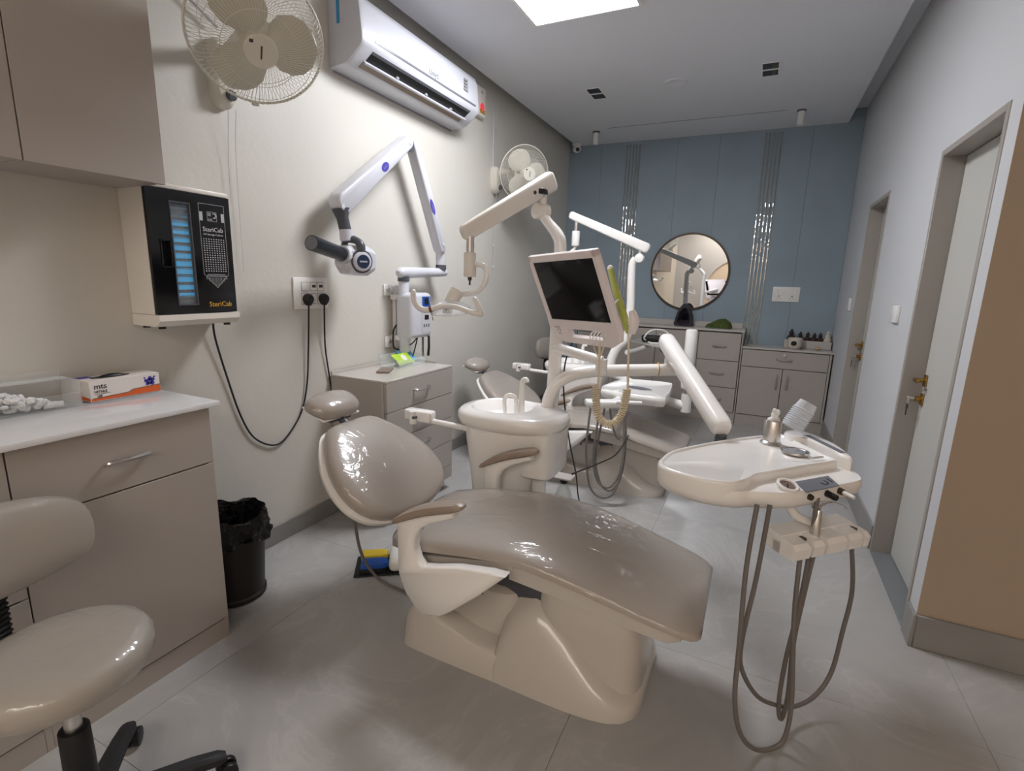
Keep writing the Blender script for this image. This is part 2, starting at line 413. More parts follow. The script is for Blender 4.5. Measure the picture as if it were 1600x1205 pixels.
def door(name, a, b, h):
    r = sroot(name, (X1+0.05, (a+b)/2, 0))
    m = MB()
    w = 0.028
    m.box(X1-0.004, X1+0.125, a-w+0.0005, a, 0, h+w-0.0005, 0.002, 1); m.box(X1-0.004, X1+0.125, b, b+w-0.0005, 0, h+w-0.0005, 0.002, 1)
    m.box(X1-0.004, X1+0.125, a, b, h, h+w-0.0005, 0.002, 1)
    m.build('door_frame', M['jamb'], r)
    MB().box(X1+0.082, X1+0.12, a+0.003, b-0.003, 0.012, h-0.003, 0.002, 1).build('door_leaf', M['door_paint'], r)
    MB().box(X1-0.006, X1+0.13, a, b, 0.0, 0.008, 0.002, 1).build('threshold', M['sill'], r)
    yk, xk = b-0.035, X1+0.082
    for z in (0.925, 0.835):
        hp = MB().box(xk-0.008, xk, yk-0.022, yk+0.018, z-0.028, z+0.028, 0.003, 2).build('lock_plate', M['brass'], r)
        m = MB()
        if z > 0.9:
            m.cyl((xk-0.008, yk, z), (xk-0.04, yk, z), 0.008); m.box(xk-0.05, xk-0.036, yk-0.05, yk+0.012, z-0.009, z+0.009, 0.005, 2)
            m.build('door_handle', M['brass'], hp)
        else:
            m.cyl((xk-0.008, yk, z), (xk-0.03, yk, z), 0.012); m.build('lock_barrel', M['brass'], hp)
            k2 = MB(); k2.box(xk-0.057, xk-0.053, yk-0.014, yk+0.016, z-0.05, z-0.028, 0.004, 2); k2.box(xk-0.057, xk-0.053, yk-0.003, yk+0.006, z-0.085, z-0.048, 0.001, 1)
            mm = MB().box(xk-0.06, xk-0.03, yk-0.002, yk+0.002, z-0.004, z+0.008, 0.001, 1)
            mm.tube([(xk-0.055, yk+0.012*math.cos(t), z-0.016+0.016*math.sin(t)) for t in [2*PI*i/14 for i in range(14)]], 0.0014, 5, closed=True)
            mm.build('key_ring', M['steel'], hp); k2.build('key', M['bronze'], hp)
    return r
door('door_1', *D[0]); door('door_2', *D[1])

# ================================================================== ceiling fittings
def led_panel(x0, x1, y0, y1, z, label, m):
    t = thing('ceiling_light_panel', label, 'ceiling light', ((x0+x1)/2, (y0+y1)/2, z))
    f = MB()
    for a in ((x0-0.018, x1+0.018, y0-0.018, y0), (x0-0.018, x1+0.018, y1, y1+0.018), (x0-0.018, x0, y0, y1), (x1, x1+0.018, y0, y1)): f.box(*a, z-0.012, z+0.001)
    f.build('frame', M['white'], t)
    MB().box(x0, x1, y0, y1, z-0.008, z-0.001).build('diffuser', m, t, label='glowing white diffuser')
led_panel(0.735, 1.322, 2.45, 3.036, ZC, 'square white LED panel glowing in the dropped ceiling above the first chair', M['led'])
led_panel(0.6, 4.4, -2.75, -1.95, ZT, 'large warm LED panel in the ceiling of the front area behind the camera', M['led_warm'])
for (x, y, lab) in ((0.739, 4.241, 'recessed downlight with two black slots in the ceiling, nearer the ivory wall'), (1.97, 4.215, 'recessed downlight with two black slots in the ceiling, nearer the doors')):
    t = thing('recessed_downlight', lab, 'downlight', (x, y, ZC), 'twin slot downlights')
    f = MB(); hx, hy, w = 0.056, 0.122, 0.007
    for a in ((-hx, hx, -hy, -hy+w), (-hx, hx, hy-w, hy), (-hx, -hx+w, -hy+w, hy-w), (hx-w, hx, -hy+w, hy-w), (-hx+w, hx-w, -0.012, 0.012)):
        f.box(x+a[0], x+a[1], y+a[2], y+a[3], ZC-0.004, ZC+0.0005)
    f.build('frame', M['white'], t)
    for s in (-1, 1):
        MB().box(x-hx+w, x+hx-w, y+s*0.0635-0.0515, y+s*0.0635+0.0515, ZC-0.003, ZC-0.0003).build('lamp_slot', M['black_gloss'], t)
t = MB().lathe([(0.0, -0.003), (0.066, -0.004), (0.078, -0.008), (0.084, -0.006), (0.085, 0.0)], (1.343, 4.232, ZC), 36)
tag(t.build('round_downlight', M['ceiling'], loc=(1.343, 4.232, ZC)), 'round flush white ceiling disc between the two black slotted downlights', 'downlight')
for (x, y, lab) in ((0.443, 5.252, 'small white cylinder spotlight hanging from ceiling near the security camera'), (2.221, 5.214, 'small white cylinder spotlight hanging from ceiling over the right chrome strips')):
    t = thing('cylinder_spotlight', lab, 'spotlight', (x, y, ZC), 'cylinder spotlights by the back wall')
    MB().lathe([(0.034, -0.012), (0.036, 0.0)], (x, y, ZC), 20).build('ceiling_cap', M['slate'], t)
    MB().lathe([(0.0, -0.116), (0.02, -0.118), (0.026, -0.114), (0.027, -0.012), (0.0, -0.0115)], (x, y, ZC), 20).build('lamp_body', M['white'], t)
t = thing('security_camera', 'small white dome security camera where ceiling meets the blue wall', 'camera', (0.094, 5.62, ZC))
MB().lathe([(0.045, -0.02), (0.05, -0.004), (0.045, 0.0)], (0.12, 5.62, ZC), 20).build('mount', M['white'], t)
b = MB().ball((0.12, 5.62, ZC-0.05), 0.045, 0.045, 0.042).build('camera_ball', M['white'], t)
mb = MB().cyl((0.138, 5.592, ZC-0.062), (0.148, 5.578, ZC-0.068), 0.022, 0.02); mb.build('lens', M['black_gloss'], b)

# ================================================================== cabinets along the left wall
def bow_handle(p0, p1, out, r=0.0072):
    p0, p1, out = V(*p0), V(*p1), V(*out)
    m = MB(); q = [p0, p0+out*0.7]+[p0.lerp(p1, t)+out*(0.8+0.2*math.sin(PI*t)) for t in (0.12, 0.3, 0.5, 0.7, 0.88)]+[p1+out*0.7, p1]
    return m.tube(q, [r*0.9]+[r]*7+[r*0.9], 8, smooth=3)
CX = 0.415                                   # front plane of the base cabinets
def base_cabinet(label, y0, y1, fronts, handles):
    t = thing('base_cabinet', label, 'cabinet', (0.2, (y0+y1)/2, 0), 'base cabinets under the white counter')
    MB().box(0.014, CX-0.02, y0+0.001, y1-0.001, 0.0, 0.884).build('carcass', M['laminate_dark'], t)
    MB().box(CX-0.03, CX-0.004, y0, y1-0.0185, 0.0, 0.075).build('plinth', M['laminate'], t)
    MB().box(0.014, CX-0.004, y1-0.018, y1, 0.0, 0.884, 0.001, 1).build('side_panel', M['laminate'], t)
    for kind, z0, z1 in fronts:
        f = MB().box(CX-0.019, CX, y0+0.0025, y1-0.0015, z0+0.0025, z1-0.0025, 0.001, 1).build(kind, M['laminate'], t)
        if kind == 'drawer':
            yc = (y0+y1)/2; zc = (z0+z1)/2+0.002
            bow_handle((CX, yc-0.055, zc-0.008), (CX, yc+0.055, zc-0.008), (0.024, 0, 0.006)).build('handle', M['steel'], f, label='bowed satin metal handle')
    return t
base_cabinet('greige base cabinet with one wide drawer over a door, beside the black bin', 0.553, 1.090, [('drawer', 0.687, 0.884), ('door', 0.078, 0.687)], 1)
base_cabinet('greige drawer cabinet at left edge of the photo behind the rolling stool', -0.30, 0.553, [('drawer', 0.687, 0.884), ('drawer', 0.475, 0.687), ('door', 0.078, 0.475)], 1)
tag(MB().box(0.0, CX+0.018, -0.32, 1.118, 0.884, 0.902, 0.0025, 2).build('countertop', M['counter'], loc=(0.2, 0.4, 0.884)), 'glossy white countertop along the ivory wall above the greige base cabinets', 'countertop')
def upper_cabinet(label, y0, y1):
    t = thing('wall_cabinet', label, 'cabinet', (0.14, (y0+y1)/2, 1.612), 'wall cabinets over the counter')
    MB().box(0.001, 0.268, y0+0.001, y1-0.0005, 1.612, 2.70, 0.001, 1).build('carcass', M['laminate'], t)
    MB().box(0.268, 0.2695, y0+0.001, y1-0.001, 1.613, 2.70).build('shadow_gap', M['laminate_dark'], t)
    MB().box(0.2695, 0.287, y0+0.0025, y1-0.0005, 1.609, 2.70, 0.001, 1).build('door', M['laminate'], t)
upper_cabinet('greige wall cabinet with blank door directly above left of the sterilizer cabinet', 0.736, 1.100)
upper_cabinet('greige wall cabinet cut off by the top left corner of the photo', -0.30, 0.736)

# acrylic box with cotton
t = thing('acrylic_box', 'clear acrylic box holding loose cotton at left end of the white counter', 'box', (0.09, 0.72, 0.902))
m = MB(); x0, x1, y0, y1, z0 = 0.02, 0.14, 0.52, 0.855, 0.902; w = 0.003
m.box(x0, x1, y0, y1, z0, z0+w); m.box(x0, x0+w, y0, y1, z0+w, z0+0.105); m.box(x1-w, x1, y0, y1, z0+w, z0+0.045)
m.box(x0+w, x1-w, y1-w, y1, z0+w, z0+0.085); m.box(x0+w, x1-w, y0, y0+w, z0+w, z0+0.085)
m.box(x0+w, x0+0.055, y0+w, y1-w, z0+0.082, z0+0.085)
m.build('box_shell', M['acrylic'], t)
m = MB(); rng = random.Random(3)
for k in range(170):
    yy = rng.uniform(0.545, 0.78); hh = 0.05*(1-max(0, (yy-0.68)/0.13))
    m.ball((rng.uniform(0.045, 0.125), yy, 0.914+rng.uniform(0, max(0.002, hh))), rng.uniform(0.007, 0.012), rng.uniform(0.007, 0.012), rng.uniform(0.006, 0.010), 8, 5)
for k in range(5):
    m.cyl((0.07+0.013*k, 0.76+0.01*(k % 2), 0.913), (0.075+0.013*k, 0.80+0.01*(k % 3), 0.913), 0.007, n=8)
tag(m.build('cotton', M['cotton'], loc=(0.09, 0.7, 0.906)), 'loose white cotton balls and rolls heaped in the acrylic box', 'cotton')['kind'] = 'stuff'
# dental glove box
t = thing('glove_box', 'white and orange carton of gloves with open slot, on the white counter', 'box', (0.1, 1.0, 0.902))
GX, GY0, GY1, GZ0, GZ1 = 0.125, 0.885, 1.105, 0.9025, 0.972
m = MB().box(0.02, GX, GY0, GY1, GZ0, GZ1, 0.0015, 1); m.build('carton', M['card'], t)
fx = GX+0.0004
m = MB().prism([(fx, GY0+0.002, GZ0+0.003), (fx, GY1-0.001, GZ0+0.003), (fx, GY1-0.001, GZ0+0.026), (fx, GY0+0.13, GZ0+0.022), (fx, GY0+0.115, GZ0+0.014), (fx, GY0+0.002, GZ0+0.010)], (0.0006, 0, 0)); 
m.prism([(0.022, GY0-0.0003, GZ0+0.003), (GX-0.002, GY0-0.0003, GZ0+0.003), (GX-0.002, GY0-0.0003, GZ0+0.012), (0.022, GY0-0.0003, GZ0+0.02)], (0, -0.0006, 0))
m.build('orange_band', M['orange'], t)
m = MB().text('mts', 0.026, (fx, GY0+0.012, GZ0+0.042), (0, 1, 0), (0, 0, 1)); m.text('NITRILE', 0.011, (fx, GY0+0.012, GZ0+0.029), (0, 1, 0), (0, 0, 1))
m.box(fx, fx+0.0004, GY0+0.012, GY0+0.06, GZ0+0.0245, GZ0+0.0258)
m.text('100', 0.011, (fx, GY0+0.018, GZ0+0.014), (0, 1, 0), (0, 0, 1))
m.prism([(fx, GY0+0.004, GZ0+0.0105), (fx, GY0+0.114, GZ0+0.0148), (fx, GY0+0.129, GZ0+0.0228), (fx, GY1-0.001, GZ0+0.0268), (fx, GY1-0.001, GZ0+0.028), (fx, GY0+0.128, GZ0+0.024), (fx, GY0+0.113, GZ0+0.0162), (fx, GY0+0.004, GZ0+0.012)], (0.0007, 0, 0))
m.build('lettering', M['print_dark'], t)
m = MB()
for dy, dz, r in ((0, 0, 0.011), (-0.012, 0.004, 0.006), (0.012, 0.006, 0.006), (-0.008, -0.008, 0.006), (0.009, -0.007, 0.007), (0.002, 0.011, 0.007), (-0.016, 0.014, 0.003), (0.017, 0.015, 0.003)):
    m.cyl((fx, GY1-0.035+dy, GZ0+0.042+dz), (fx+0.0008, GY1-0.035+dy, GZ0+0.042+dz), r, n=12)
m.build('violet_blot', M['purple'], t)
m = MB().box(0.022, 0.055, GY0-0.02, GY0+0.045, GZ1+0.0002, GZ1+0.0008); m.build('violet_flap', M['purple'], t)
m = MB().pillow((0.072, 0.975, GZ1+0.0003), (0, 1, 0), (-1, 0, 0), [(-0.06, 0), (-0.035, 0.02), (0.035, 0.02), (0.06, 0), (0.035, -0.02), (-0.035, -0.02)], [(1, 0), (1, 0.0008)]); m.build('slot_opening', M['black'], t)
m = MB().pillow((0.072, 0.975, GZ1+0.001), (0, 1, 0), (-1, 0, 0), [(-0.04, -0.002), (-0.01, 0.012), (0.03, 0.006), (0.045, -0.004), (0.0, -0.01)], [(1, 0), (0.7, 0.006), (0.2, 0.009)]); m.build('glove', M['black'], t)

# UV storage cabinet on the wall
t = thing('sterilizer_cabinet', 'cream wall-mounted ultraviolet storage cabinet with black door and glowing blue window', 'sterilizer', (0.08, 1.26, 1.14))
y0, y1, z0, z1, xf = 1.106, 1.420, 1.182, 1.622, 0.153
m = MB(); w = 0.012
m.box(0.001, xf-0.016, y0, y0+w, z0-0.002, z1, 0.001, 1); m.box(0.001, xf-0.016, y1-w, y1, z0-0.002, z1, 0.001, 1)
m.box(0.001, xf-0.004, y0, y1, z1-0.004, z1+0.014, 0.005, 2); m.box(0.001, 0.01, y0+w, y1-w, z0, z1-0.004)
m.build('housing', M['ivory'], t)
m = MB(); m.prism([(0.001, y0, z0-0.045), (xf-0.012, y0, z0-0.045), (xf+0.012, y0, z0-0.024), (xf+0.012, y0, z0-0.003), (0.001, y0, z0-0.003)], (0, y1-y0, 0)); m.build('bottom_sill', M['ivory'], t)
for yy in (y0+0.03, y1-0.03):
    for xx in (0.03, xf-0.03):
        MB().cyl((xx, yy, z0-0.055), (xx, yy, z0-0.045), 0.012).build('foot', M['rubber'], t)
wy0, wy1, wz0, wz1 = y0+0.082, y0+0.152, z0+0.032, z1-0.045
hy0, hy1, hz0, hz1 = y0+0.036, y0+0.074, z0+0.165, z0+0.262
m = MB(); a, b = xf-0.014, xf
m.box(a, b, y0+0.002, hy0, z0, z1-0.005); m.box(a, b, hy0, hy1, z0, hz0); m.box(a, b, hy0, hy1, hz1, z1-0.005); m.box(a, b, hy1, wy0, z0, z1-0.005)
m.box(a, b, wy0, wy1, z0, wz0); m.box(a, b, wy0, wy1, wz1, z1-0.005); m.box(a, b, wy1, y1-0.002, z0, z1-0.005)
dr = m.build('door', M['black_gloss'], t)
m = MB(); m.box(a-0.012, a-0.010, hy0-0.004, hy1+0.004, hz0-0.004, hz1+0.004)
for q in ((hy0, hy0+0.004, hz0, hz1), (hy1-0.004, hy1, hz0, hz1), (hy0, hy1, hz0, hz0+0.004), (hy0, hy1, hz1-0.004, hz1)): m.box(a-0.01, b+0.003, *q)
m.build('handle_recess', M['black'], dr)
m = MB()
for q in ((wy0-0.003, wy0+0.001, wz0-0.003, wz1+0.003), (wy1-0.001, wy1+0.003, wz0-0.003, wz1+0.003), (wy0, wy1, wz0-0.003, wz0+0.001), (wy0, wy1, wz1-0.001, wz1+0.003)): m.box(a, b+0.002, *q)
m.build('window_rim', M['slate'], dr)
MB().box(xf-0.009, xf-0.007, wy0, wy1, wz0, wz1).build('window_pane', M['glass'], dr)
# what shows through the slit: the tube, the trays and their instruments
tb = MB().cyl((0.03, y1-0.03, z0+0.05), (0.03, y1-0.03, z1-0.05), 0.011).build('ultraviolet_tube', M['cyan'], t, label='glowing blue ultraviolet tube')
tb2 = MB().box(0.012, 0.016, y0+w, y1-w, z0+0.06, z1-0.1).build('back_plate_glow', M['uv_back'], t, label='back plate with the blue tube light added as glow')  # no lamp: back plate given the tube's blue glow
for k in range(13):
    zz = z0+0.045+0.029*k
    tr = MB().box(0.018, xf-0.022, y0+w+0.004, y1-w-0.004, zz, zz+0.0025).build('tray', M['uv_metal'], t)
    m = MB()
    for j in range(4): m.cyl((xf-0.03-0.016*j, wy0-0.03, zz+0.006), (xf-0.034-0.016*j, wy1+0.05+0.01*(j % 2), zz+0.008), 0.003, n=6)
    m.build('instrument', M['uv_metal'], tr)
# printing on the door
px = xf+0.0003
def pq(m, ya, yb, za, zb): m.box(px, px+0.0005, ya, yb, za, zb)
m = MB(); ly0, ly1, lz1, lz0 = y0+0.186, y0+0.288, z1-0.036, z0+0.145
lw = 0.0011
pq(m, ly0, ly1, lz1-lw, lz1); pq(m, ly0, ly0+lw, lz0, lz1); pq(m, ly1-lw, ly1, lz0, lz1)
ym = (ly0+ly1)/2
for sgn, yy in ((1, ly0), (-1, ly1)):
    m.prism([(px, yy, lz0), (px, yy+sgn*lw*1.2, lz0), (px, ym+sgn*0.0, lz0-0.052+lw*2), (px, ym, lz0-0.052)], (0.0005, 0, 0))
pq(m, ly0, ly0+0.014, lz1-0.062, lz1-0.03); pq(m, ly1-0.014, ly1, lz1-0.062, lz1-0.03)
q0, q1, qz0, qz1 = ym-0.019, ym+0.019, lz1-0.062, lz1-0.027
for q in ((q0, q1, qz1-0.001, qz1), (q0, q1, qz0, qz0+0.001), (q0, q0+0.001, qz0, qz1), (q1-0.001, q1, qz0, qz1)): pq(m, *q)
for k in range(6): pq(m, q0+0.003, q0+0.016, qz1-0.005-0.0022*k, qz1-0.004-0.0022*k)
m.tube([(px+0.0003, ym+0.002, qz1-0.006), (px+0.0003, ym+0.012, qz1-0.007), (px+0.0003, ym+0.016, qz1-0.015), (px+0.0003, ym+0.01, qz1-0.022), (px+0.0003, ym+0.003, qz1-0.022)], [0.001, 0.003, 0.0035, 0.003, 0.001], 6, smooth=3)
m.text('Life', 0.012, (px, q0+0.003, qz0+0.003), (0, 1, 0), (0, 0, 1))
m.text('SteriCab', 0.0235, (px, ym, lz1-0.1), (0, 1, 0), (0, 0, 1), align='CENTER')
m.text('UV Storage Cabinet', 0.0098, (px, ym, lz1-0.114), (0, 1, 0), (0, 0, 1), align='CENTER')
for r in range(15):
    for c in range(9):
        yy = ly0+0.011+0.0100*c; zz = lz1-0.128-0.0085*r
        pq(m, yy-0.0022, yy+0.0022, zz-0.0018, zz+0.0018)
pq(m, ly0+0.014, ly1-0.014, lz0-0.0035+0.002, lz0+0.0); pq(m, ly0+0.010, ly1-0.010, lz0-0.008, lz0-0.0055)
for r in range(4):
    for c in range(8-2*r if r < 4 else 1):
        yy = ym+(c-(8-2*r-1)/2)*0.0112; zz = lz0-0.0155-0.0085*r
        for q in ((yy-0.0036, yy+0.0036, zz+0.0022, zz+0.003), (yy-0.0036, yy+0.0036, zz-0.003, zz-0.0022), (yy-0.0036, yy-0.0028, zz-0.003, zz+0.003), (yy+0.0028, yy+0.0036, zz-0.003, zz+0.003)): pq(m, *q)
m.build('printed_panel', M['print_white'], dr, label='white printing with cabinet name and symbol chart')
MB().text('SteriCab', 0.027, (px, y0+0.196, z0+0.022), (0, 1, 0), (0, 0, 1)).build('gold_lettering', M['gold_print'], dr, label='gold lettering')
# cord of the sterilizer to the wall socket
def socket_plate_left():
    t = thing('switch_plate', 'white switch and socket plate on the ivory wall with two black plugs', 'switch plate', (0.0, 1.945, 1.16), 'wall switch plates')
    ya, yb, za, zb = 1.838, 2.060, 1.165, 1.322
    MB().box(0.0, 0.010, ya, yb, za, zb, 0.004, 2).build('plate', M['white'], t)
    for k, yy in enumerate((1.906, 1.962, 2.008)):
        s = MB().box(0.009, 0.014, yy-0.02, yy+0.02, 1.256, 1.297, 0.002, 1).build('switch', M['white'], t)
        MB().box(0.009, 0.0106, yy-0.0225, yy+0.0225, 1.2535, 1.2995).build('switch_gap', M['print_grey'], t)
        if k: MB().box(0.014, 0.0148, yy-0.012, yy+0.012, 1.272, 1.286).build('symbol', M['print_dark'], s)
    for yy in (1.908, 2.012): (MB().box(0.009, 0.0106, yy-0.0265, yy+0.0265, 1.1875, 1.2455).build('switch_gap', M['print_grey'], t), MB().box(0.009, 0.013, yy-0.024, yy+0.024, 1.19, 1.243, 0.002, 1).build('socket', M['white'], t))
    MB().box(0.009, 0.0106, 1.944, 1.977, 1.189, 1.243).build('switch_gap', M['print_grey'], t)
    for yy in (1.953, 1.968): MB().box(0.009, 0.0145, yy-0.007, yy+0.007, 1.192, 1.24, 0.002, 1).build('switch', M['white'], t)
socket_plate_left()
def plug_cord(name, label, yp, path):
    t = thing(name, label, 'power cord', (0.03, yp, 1.0))
    MB().pillow((0.0125, yp, 1.216), (0, 1, 0), (0, 0, 1), [(-0.025, -0.004), (-0.02, 0.016), (0, 0.026), (0.02, 0.016), (0.025, -0.004), (0.009, -0.03), (-0.009, -0.03)], [(0.9, 0), (1, 0.006), (1, 0.026), (0.7, 0.036)]).build('plug', M['rubber'], t)
    MB().tube([(0.03, yp, 1.20)]+path, 0.0042, 8, smooth=6).build('cord', M['rubber'], t)
plug_cord('power_cord', 'black cord drooping from the sterilizer cabinet to left plug', 1.908, [(0.026, 1.907, 1.13), (0.018, 1.90, 0.95), (0.012, 1.885, 0.78), (0.010, 1.84, 0.64), (0.010, 1.74, 0.535), (0.010, 1.66, 0.515), (0.010, 1.56, 0.58), (0.010, 1.50, 0.70), (0.012, 1.45, 0.88), (0.02, 1.405, 1.06), (0.03, 1.395, 1.139)])
plug_cord('power_cord', 'black cord hanging straight down from right plug behind the wheeled drawer cabinet', 2.012, [(0.026, 2.011, 1.12), (0.018, 2.015, 0.98), (0.012, 2.03, 0.88), (0.010, 2.046, 0.78), (0.010, 2.06, 0.68), (0.010, 2.075, 0.55)])
tag(MB().box(X1-0.018, X1, 3.30, 3.43, 1.172, 1.262, 0.004, 2).build('light_switch', M['white'], loc=(X1, 3.37, 1.17)), 'small white switch box on the white wall between both doors', 'switch')
bpy.data.objects['light_switch'].location = (X1, 3.37, 1.17)
tag(MB().box(X1-0.012, X1, 4.93, 5.03, 1.17, 1.27, 0.003, 2).build('light_switch', M['white'], loc=(X1, 4.98, 1.17)), 'tiny white switch on the right wall beyond the far door, near the blue wall', 'switch')
t = thing('switch_plate', 'white socket plate on the blue wall right of the round mirror', 'switch plate', (2.305, Y1, 1.2), 'wall switch plates')
MB().box(2.187, 2.423, Y1-0.012, Y1, 1.204, 1.348, 0.004, 2).build('plate', M['white'], t)
for k in range(6):
    MB().box(2.212+0.031*k, 2.24+0.031*k, Y1-0.0155, Y1-0.011, 1.28, 1.325, 0.0015, 1).build('switch', M['white'], t)
for xx in (2.245, 2.36):
    s = MB().box(xx-0.03, xx+0.03, Y1-0.0145, Y1-0.011, 1.22, 1.274, 0.0015, 1).build('socket', M['white'], t)
    m = MB()
    for dx, dz, r in ((0, 0.012, 0.006), (-0.012, -0.008, 0.004), (0.012, -0.008, 0.004)): m.cyl((xx+dx, Y1-0.0155, 1.247+dz), (xx+dx, Y1-0.0143, 1.247+dz), r, n=10)
    m.build('socket_hole', M['black'], s)

# wall fans
def make_fan(label):
    # local axes: +Z is the blowing axis, Y is up; hub centre at the origin
    t = thing('wall_fan', label, 'fan', (0, 0, 0), 'wall fans', local=True)
    Rr = 0.207
    m = MB(); nsp = 90
    def gp(r): # front dome profile
        return 0.092*math.sqrt(max(0, 1-(r/Rr)**2.2))-0.012
    m2 = MB()
    for k in range(nsp):
        a = 2*PI*k/nsp
        pts = [(r*math.cos(a+0.10*(r-0.05)/Rr), r*math.sin(a+0.10*(r-0.05)/Rr), gp(r)) for r in (0.052, 0.10, 0.15, 0.185, 0.202, Rr)]
        m.tube(pts, 0.0009, 4)
        pts = [(r*math.cos(a-0.5*(r-0.05)/Rr), r*math.sin(a-0.5*(r-0.05)/Rr), -0.02-0.075*math.sqrt(max(0, 1-(r/Rr)**3))) for r in (0.06, 0.11, 0.16, 0.19, 0.203, Rr)]
        m2.tube(pts, 0.0009, 4)
    for r in (0.115, 0.168):
        m.tube([(r*math.cos(2*PI*k/48), r*math.sin(2*PI*k/48), gp(r)-0.001) for k in range(48)], 0.0011, 4, closed=True)
        m2.tube([(r*math.cos(2*PI*k/48), r*math.sin(2*PI*k/48), -0.02-0.075*math.sqrt(max(0, 1-(r/Rr)**3))) for k in range(48)], 0.0011, 4, closed=True)
    g = m.build('front_grille', M['fan_white'], t); m2.build('rear_grille', M['fan_white'], t)
    MB().tube([(Rr*math.cos(2*PI*k/64), Rr*math.sin(2*PI*k/64), -0.014) for k in range(64)], 0.0042, 8, closed=True).build('rim', M['fan_white'], t)
    MB().box(-0.012, 0.012, -Rr-0.012, -Rr+0.004, -0.02, -0.005, 0.003, 1).build('clip', M['fan_white'], t)
    h = MB().pillow((0, 0, 0.07), (1, 0, 0), (0, 1, 0), [(0.052*math.cos(2*PI*k/24), 0.052*math.sin(2*PI*k/24)) for k in range(24)], [(1.0, 0), (1, 0.008), (0.93, 0.012), (0.86, 0.012)], smooth=0).build('hub_badge', M['fan_white'], t)
    m = MB(); m.box(-0.002, 0.003, -0.02, 0.02, 0.0821, 0.0826); m.box(-0.036, -0.024, 0.024, 0.034, 0.0821, 0.0826); m.build('badge_mark', M['print_dark'], h)
    for k in range(3):
        a = PI/2+2*PI*k/3+0.58
        m = MB(); rows = []
        for r, wd, tw in ((0.03, 0.030, 0.5), (0.06, 0.062, 0.5), (0.10, 0.100, 0.42), (0.14, 0.108, 0.36), (0.165, 0.094, 0.33), (0.18, 0.066, 0.3), (0.188, 0.025, 0.3)):
            row = []
            for j in range(9):
                u = -1+2*j/8; off = u*wd; z = -off*tw*0.6+0.012*(1-u*u)-0.012
                ang = a+off/max(r, 0.05)*0.85
                row.append((r*math.cos(ang), r*math.sin(ang), z))
            rows.append(row)
        vs = [p for row in rows for p in row]; n = 9; fs = [(i*n+j, i*n+j+1, (i+1)*n+j+1, (i+1)*n+j) for i in range(len(rows)-1) for j in range(n-1)]
        vs2 = vs+[(x, y, z-0.0025) for x, y, z in vs]; q = len(vs)
        fs2 = fs+[tuple(reversed([i+q for i in f])) for f in fs]
        border = [j for j in range(n)]+[i*n+n-1 for i in range(1, len(rows))]+[(len(rows)-1)*n+j for j in range(n-2, -1, -1)]+[i*n for i in range(len(rows)-2, 0, -1)]
        fs2 += [(border[i], border[(i+1) % len(border)], border[(i+1) % len(border)]+q, border[i]+q) for i in range(len(border))]
        m.add(vs2, fs2); m.build('blade', M['fan_blade'], t)
    MB().lathe([(0.0, 0.02), (0.03, 0.018), (0.036, 0.0), (0.036, -0.03), (0.0, -0.03)]).build('blade_hub', M['fan_blade'], t)
    MB().lathe([(0.0, -0.17), (0.035, -0.168), (0.055, -0.15), (0.06, -0.1), (0.058, -0.05), (0.0, -0.045)]).build('motor_housing', M['fan_white'], t)
    return t
def fan_mount(t, hub, nrm, wall_y, wz0, wz1, knob):
    n = V(*nrm).normalized(); up = (V(0, 0, 1)-n*n.z).normalized(); rt = up.cross(n)
    R = Matrix((rt, up, n)).transposed().to_4x4(); R.translation = V(*hub); t.matrix_world = R
    inv = R.inverted()
    m = MB(); m.M = inv
    yc = wall_y
    m.pillow((0.0, yc, (wz0+wz1)/2), (0, 1, 0), (0, 0, 1), [(-0.045, (wz1-wz0)/2-0.02), (0, (wz1-wz0)/2), (0.045, (wz1-wz0)/2-0.02), (0.05, 0), (0.04, -(wz1-wz0)/2+0.03), (0, -(wz1-wz0)/2), (-0.04, -(wz1-wz0)/2+0.03), (-0.05, 0)], [(1, 0), (1, 0.03), (0.85, 0.055), (0.5, 0.062)])
    m.build('wall_bracket', M['fan_white'], t)
    m = MB(); m.M = inv
    tail = V(*hub)-n*0.13
    m.tube([(0.04, yc, wz1-0.07), (0.08, yc, wz1-0.045), tuple(V(0.1, yc, wz1-0.03).lerp(tail, 0.5)), tuple(tail)], [0.026, 0.026, 0.024, 0.022], 12, smooth=4)
    m.build('neck', M['fan_white'], t)
    m = MB(); m.M = inv; m.cyl((0.058, yc+0.004, wz0+0.05), (0.075, yc+0.006, wz0+0.045), 0.022, 0.018); m.build('speed_knob', M['slate'], t)
f1 = make_fan('cream wall fan at top left, above the sterilizer cabinet'); 
f2 = copy_tree(f1); f2['label'] = 'cream wall fan farther back on the ivory wall, behind the operating light arm'
fan_mount(f1, (0.485, 1.325, 2.085), (0.64, -0.40, -0.66), 1.53, 1.985, 2.24, True)
fan_mount(f2, (0.30, 3.90, 2.165), (0.74, -0.62, -0.20), 3.93, 2.03, 2.24, True)
tag(MB().tube([(0.004, 0.98, 2.62), (0.012, 1.1, 2.52), (0.02, 1.25, 2.42), (0.03, 1.42, 2.33), (0.03, 1.52, 2.28)], 0.006, 6, smooth=4).build('cable', M['print_white'], loc=(0, 1.2, 2.4)), 'white cable running along the wall to the near fan', 'cable')
m = MB(); 
for dy in (0.0, 0.035): m.tube([(0.045, 1.53+dy, 1.99), (0.02, 1.532+dy, 1.8), (0.015, 1.532+dy, 1.62-dy*8)], 0.0011, 5, smooth=3)
tag(m.build('pull_cord', M['print_white'], loc=(0, 1.55, 1.6)), 'pair of thin pull cords hanging below the near fan', 'cord')
m = MB(); m.box(0.0, 0.008, 3.915, 3.927, 2.235, 2.70); 
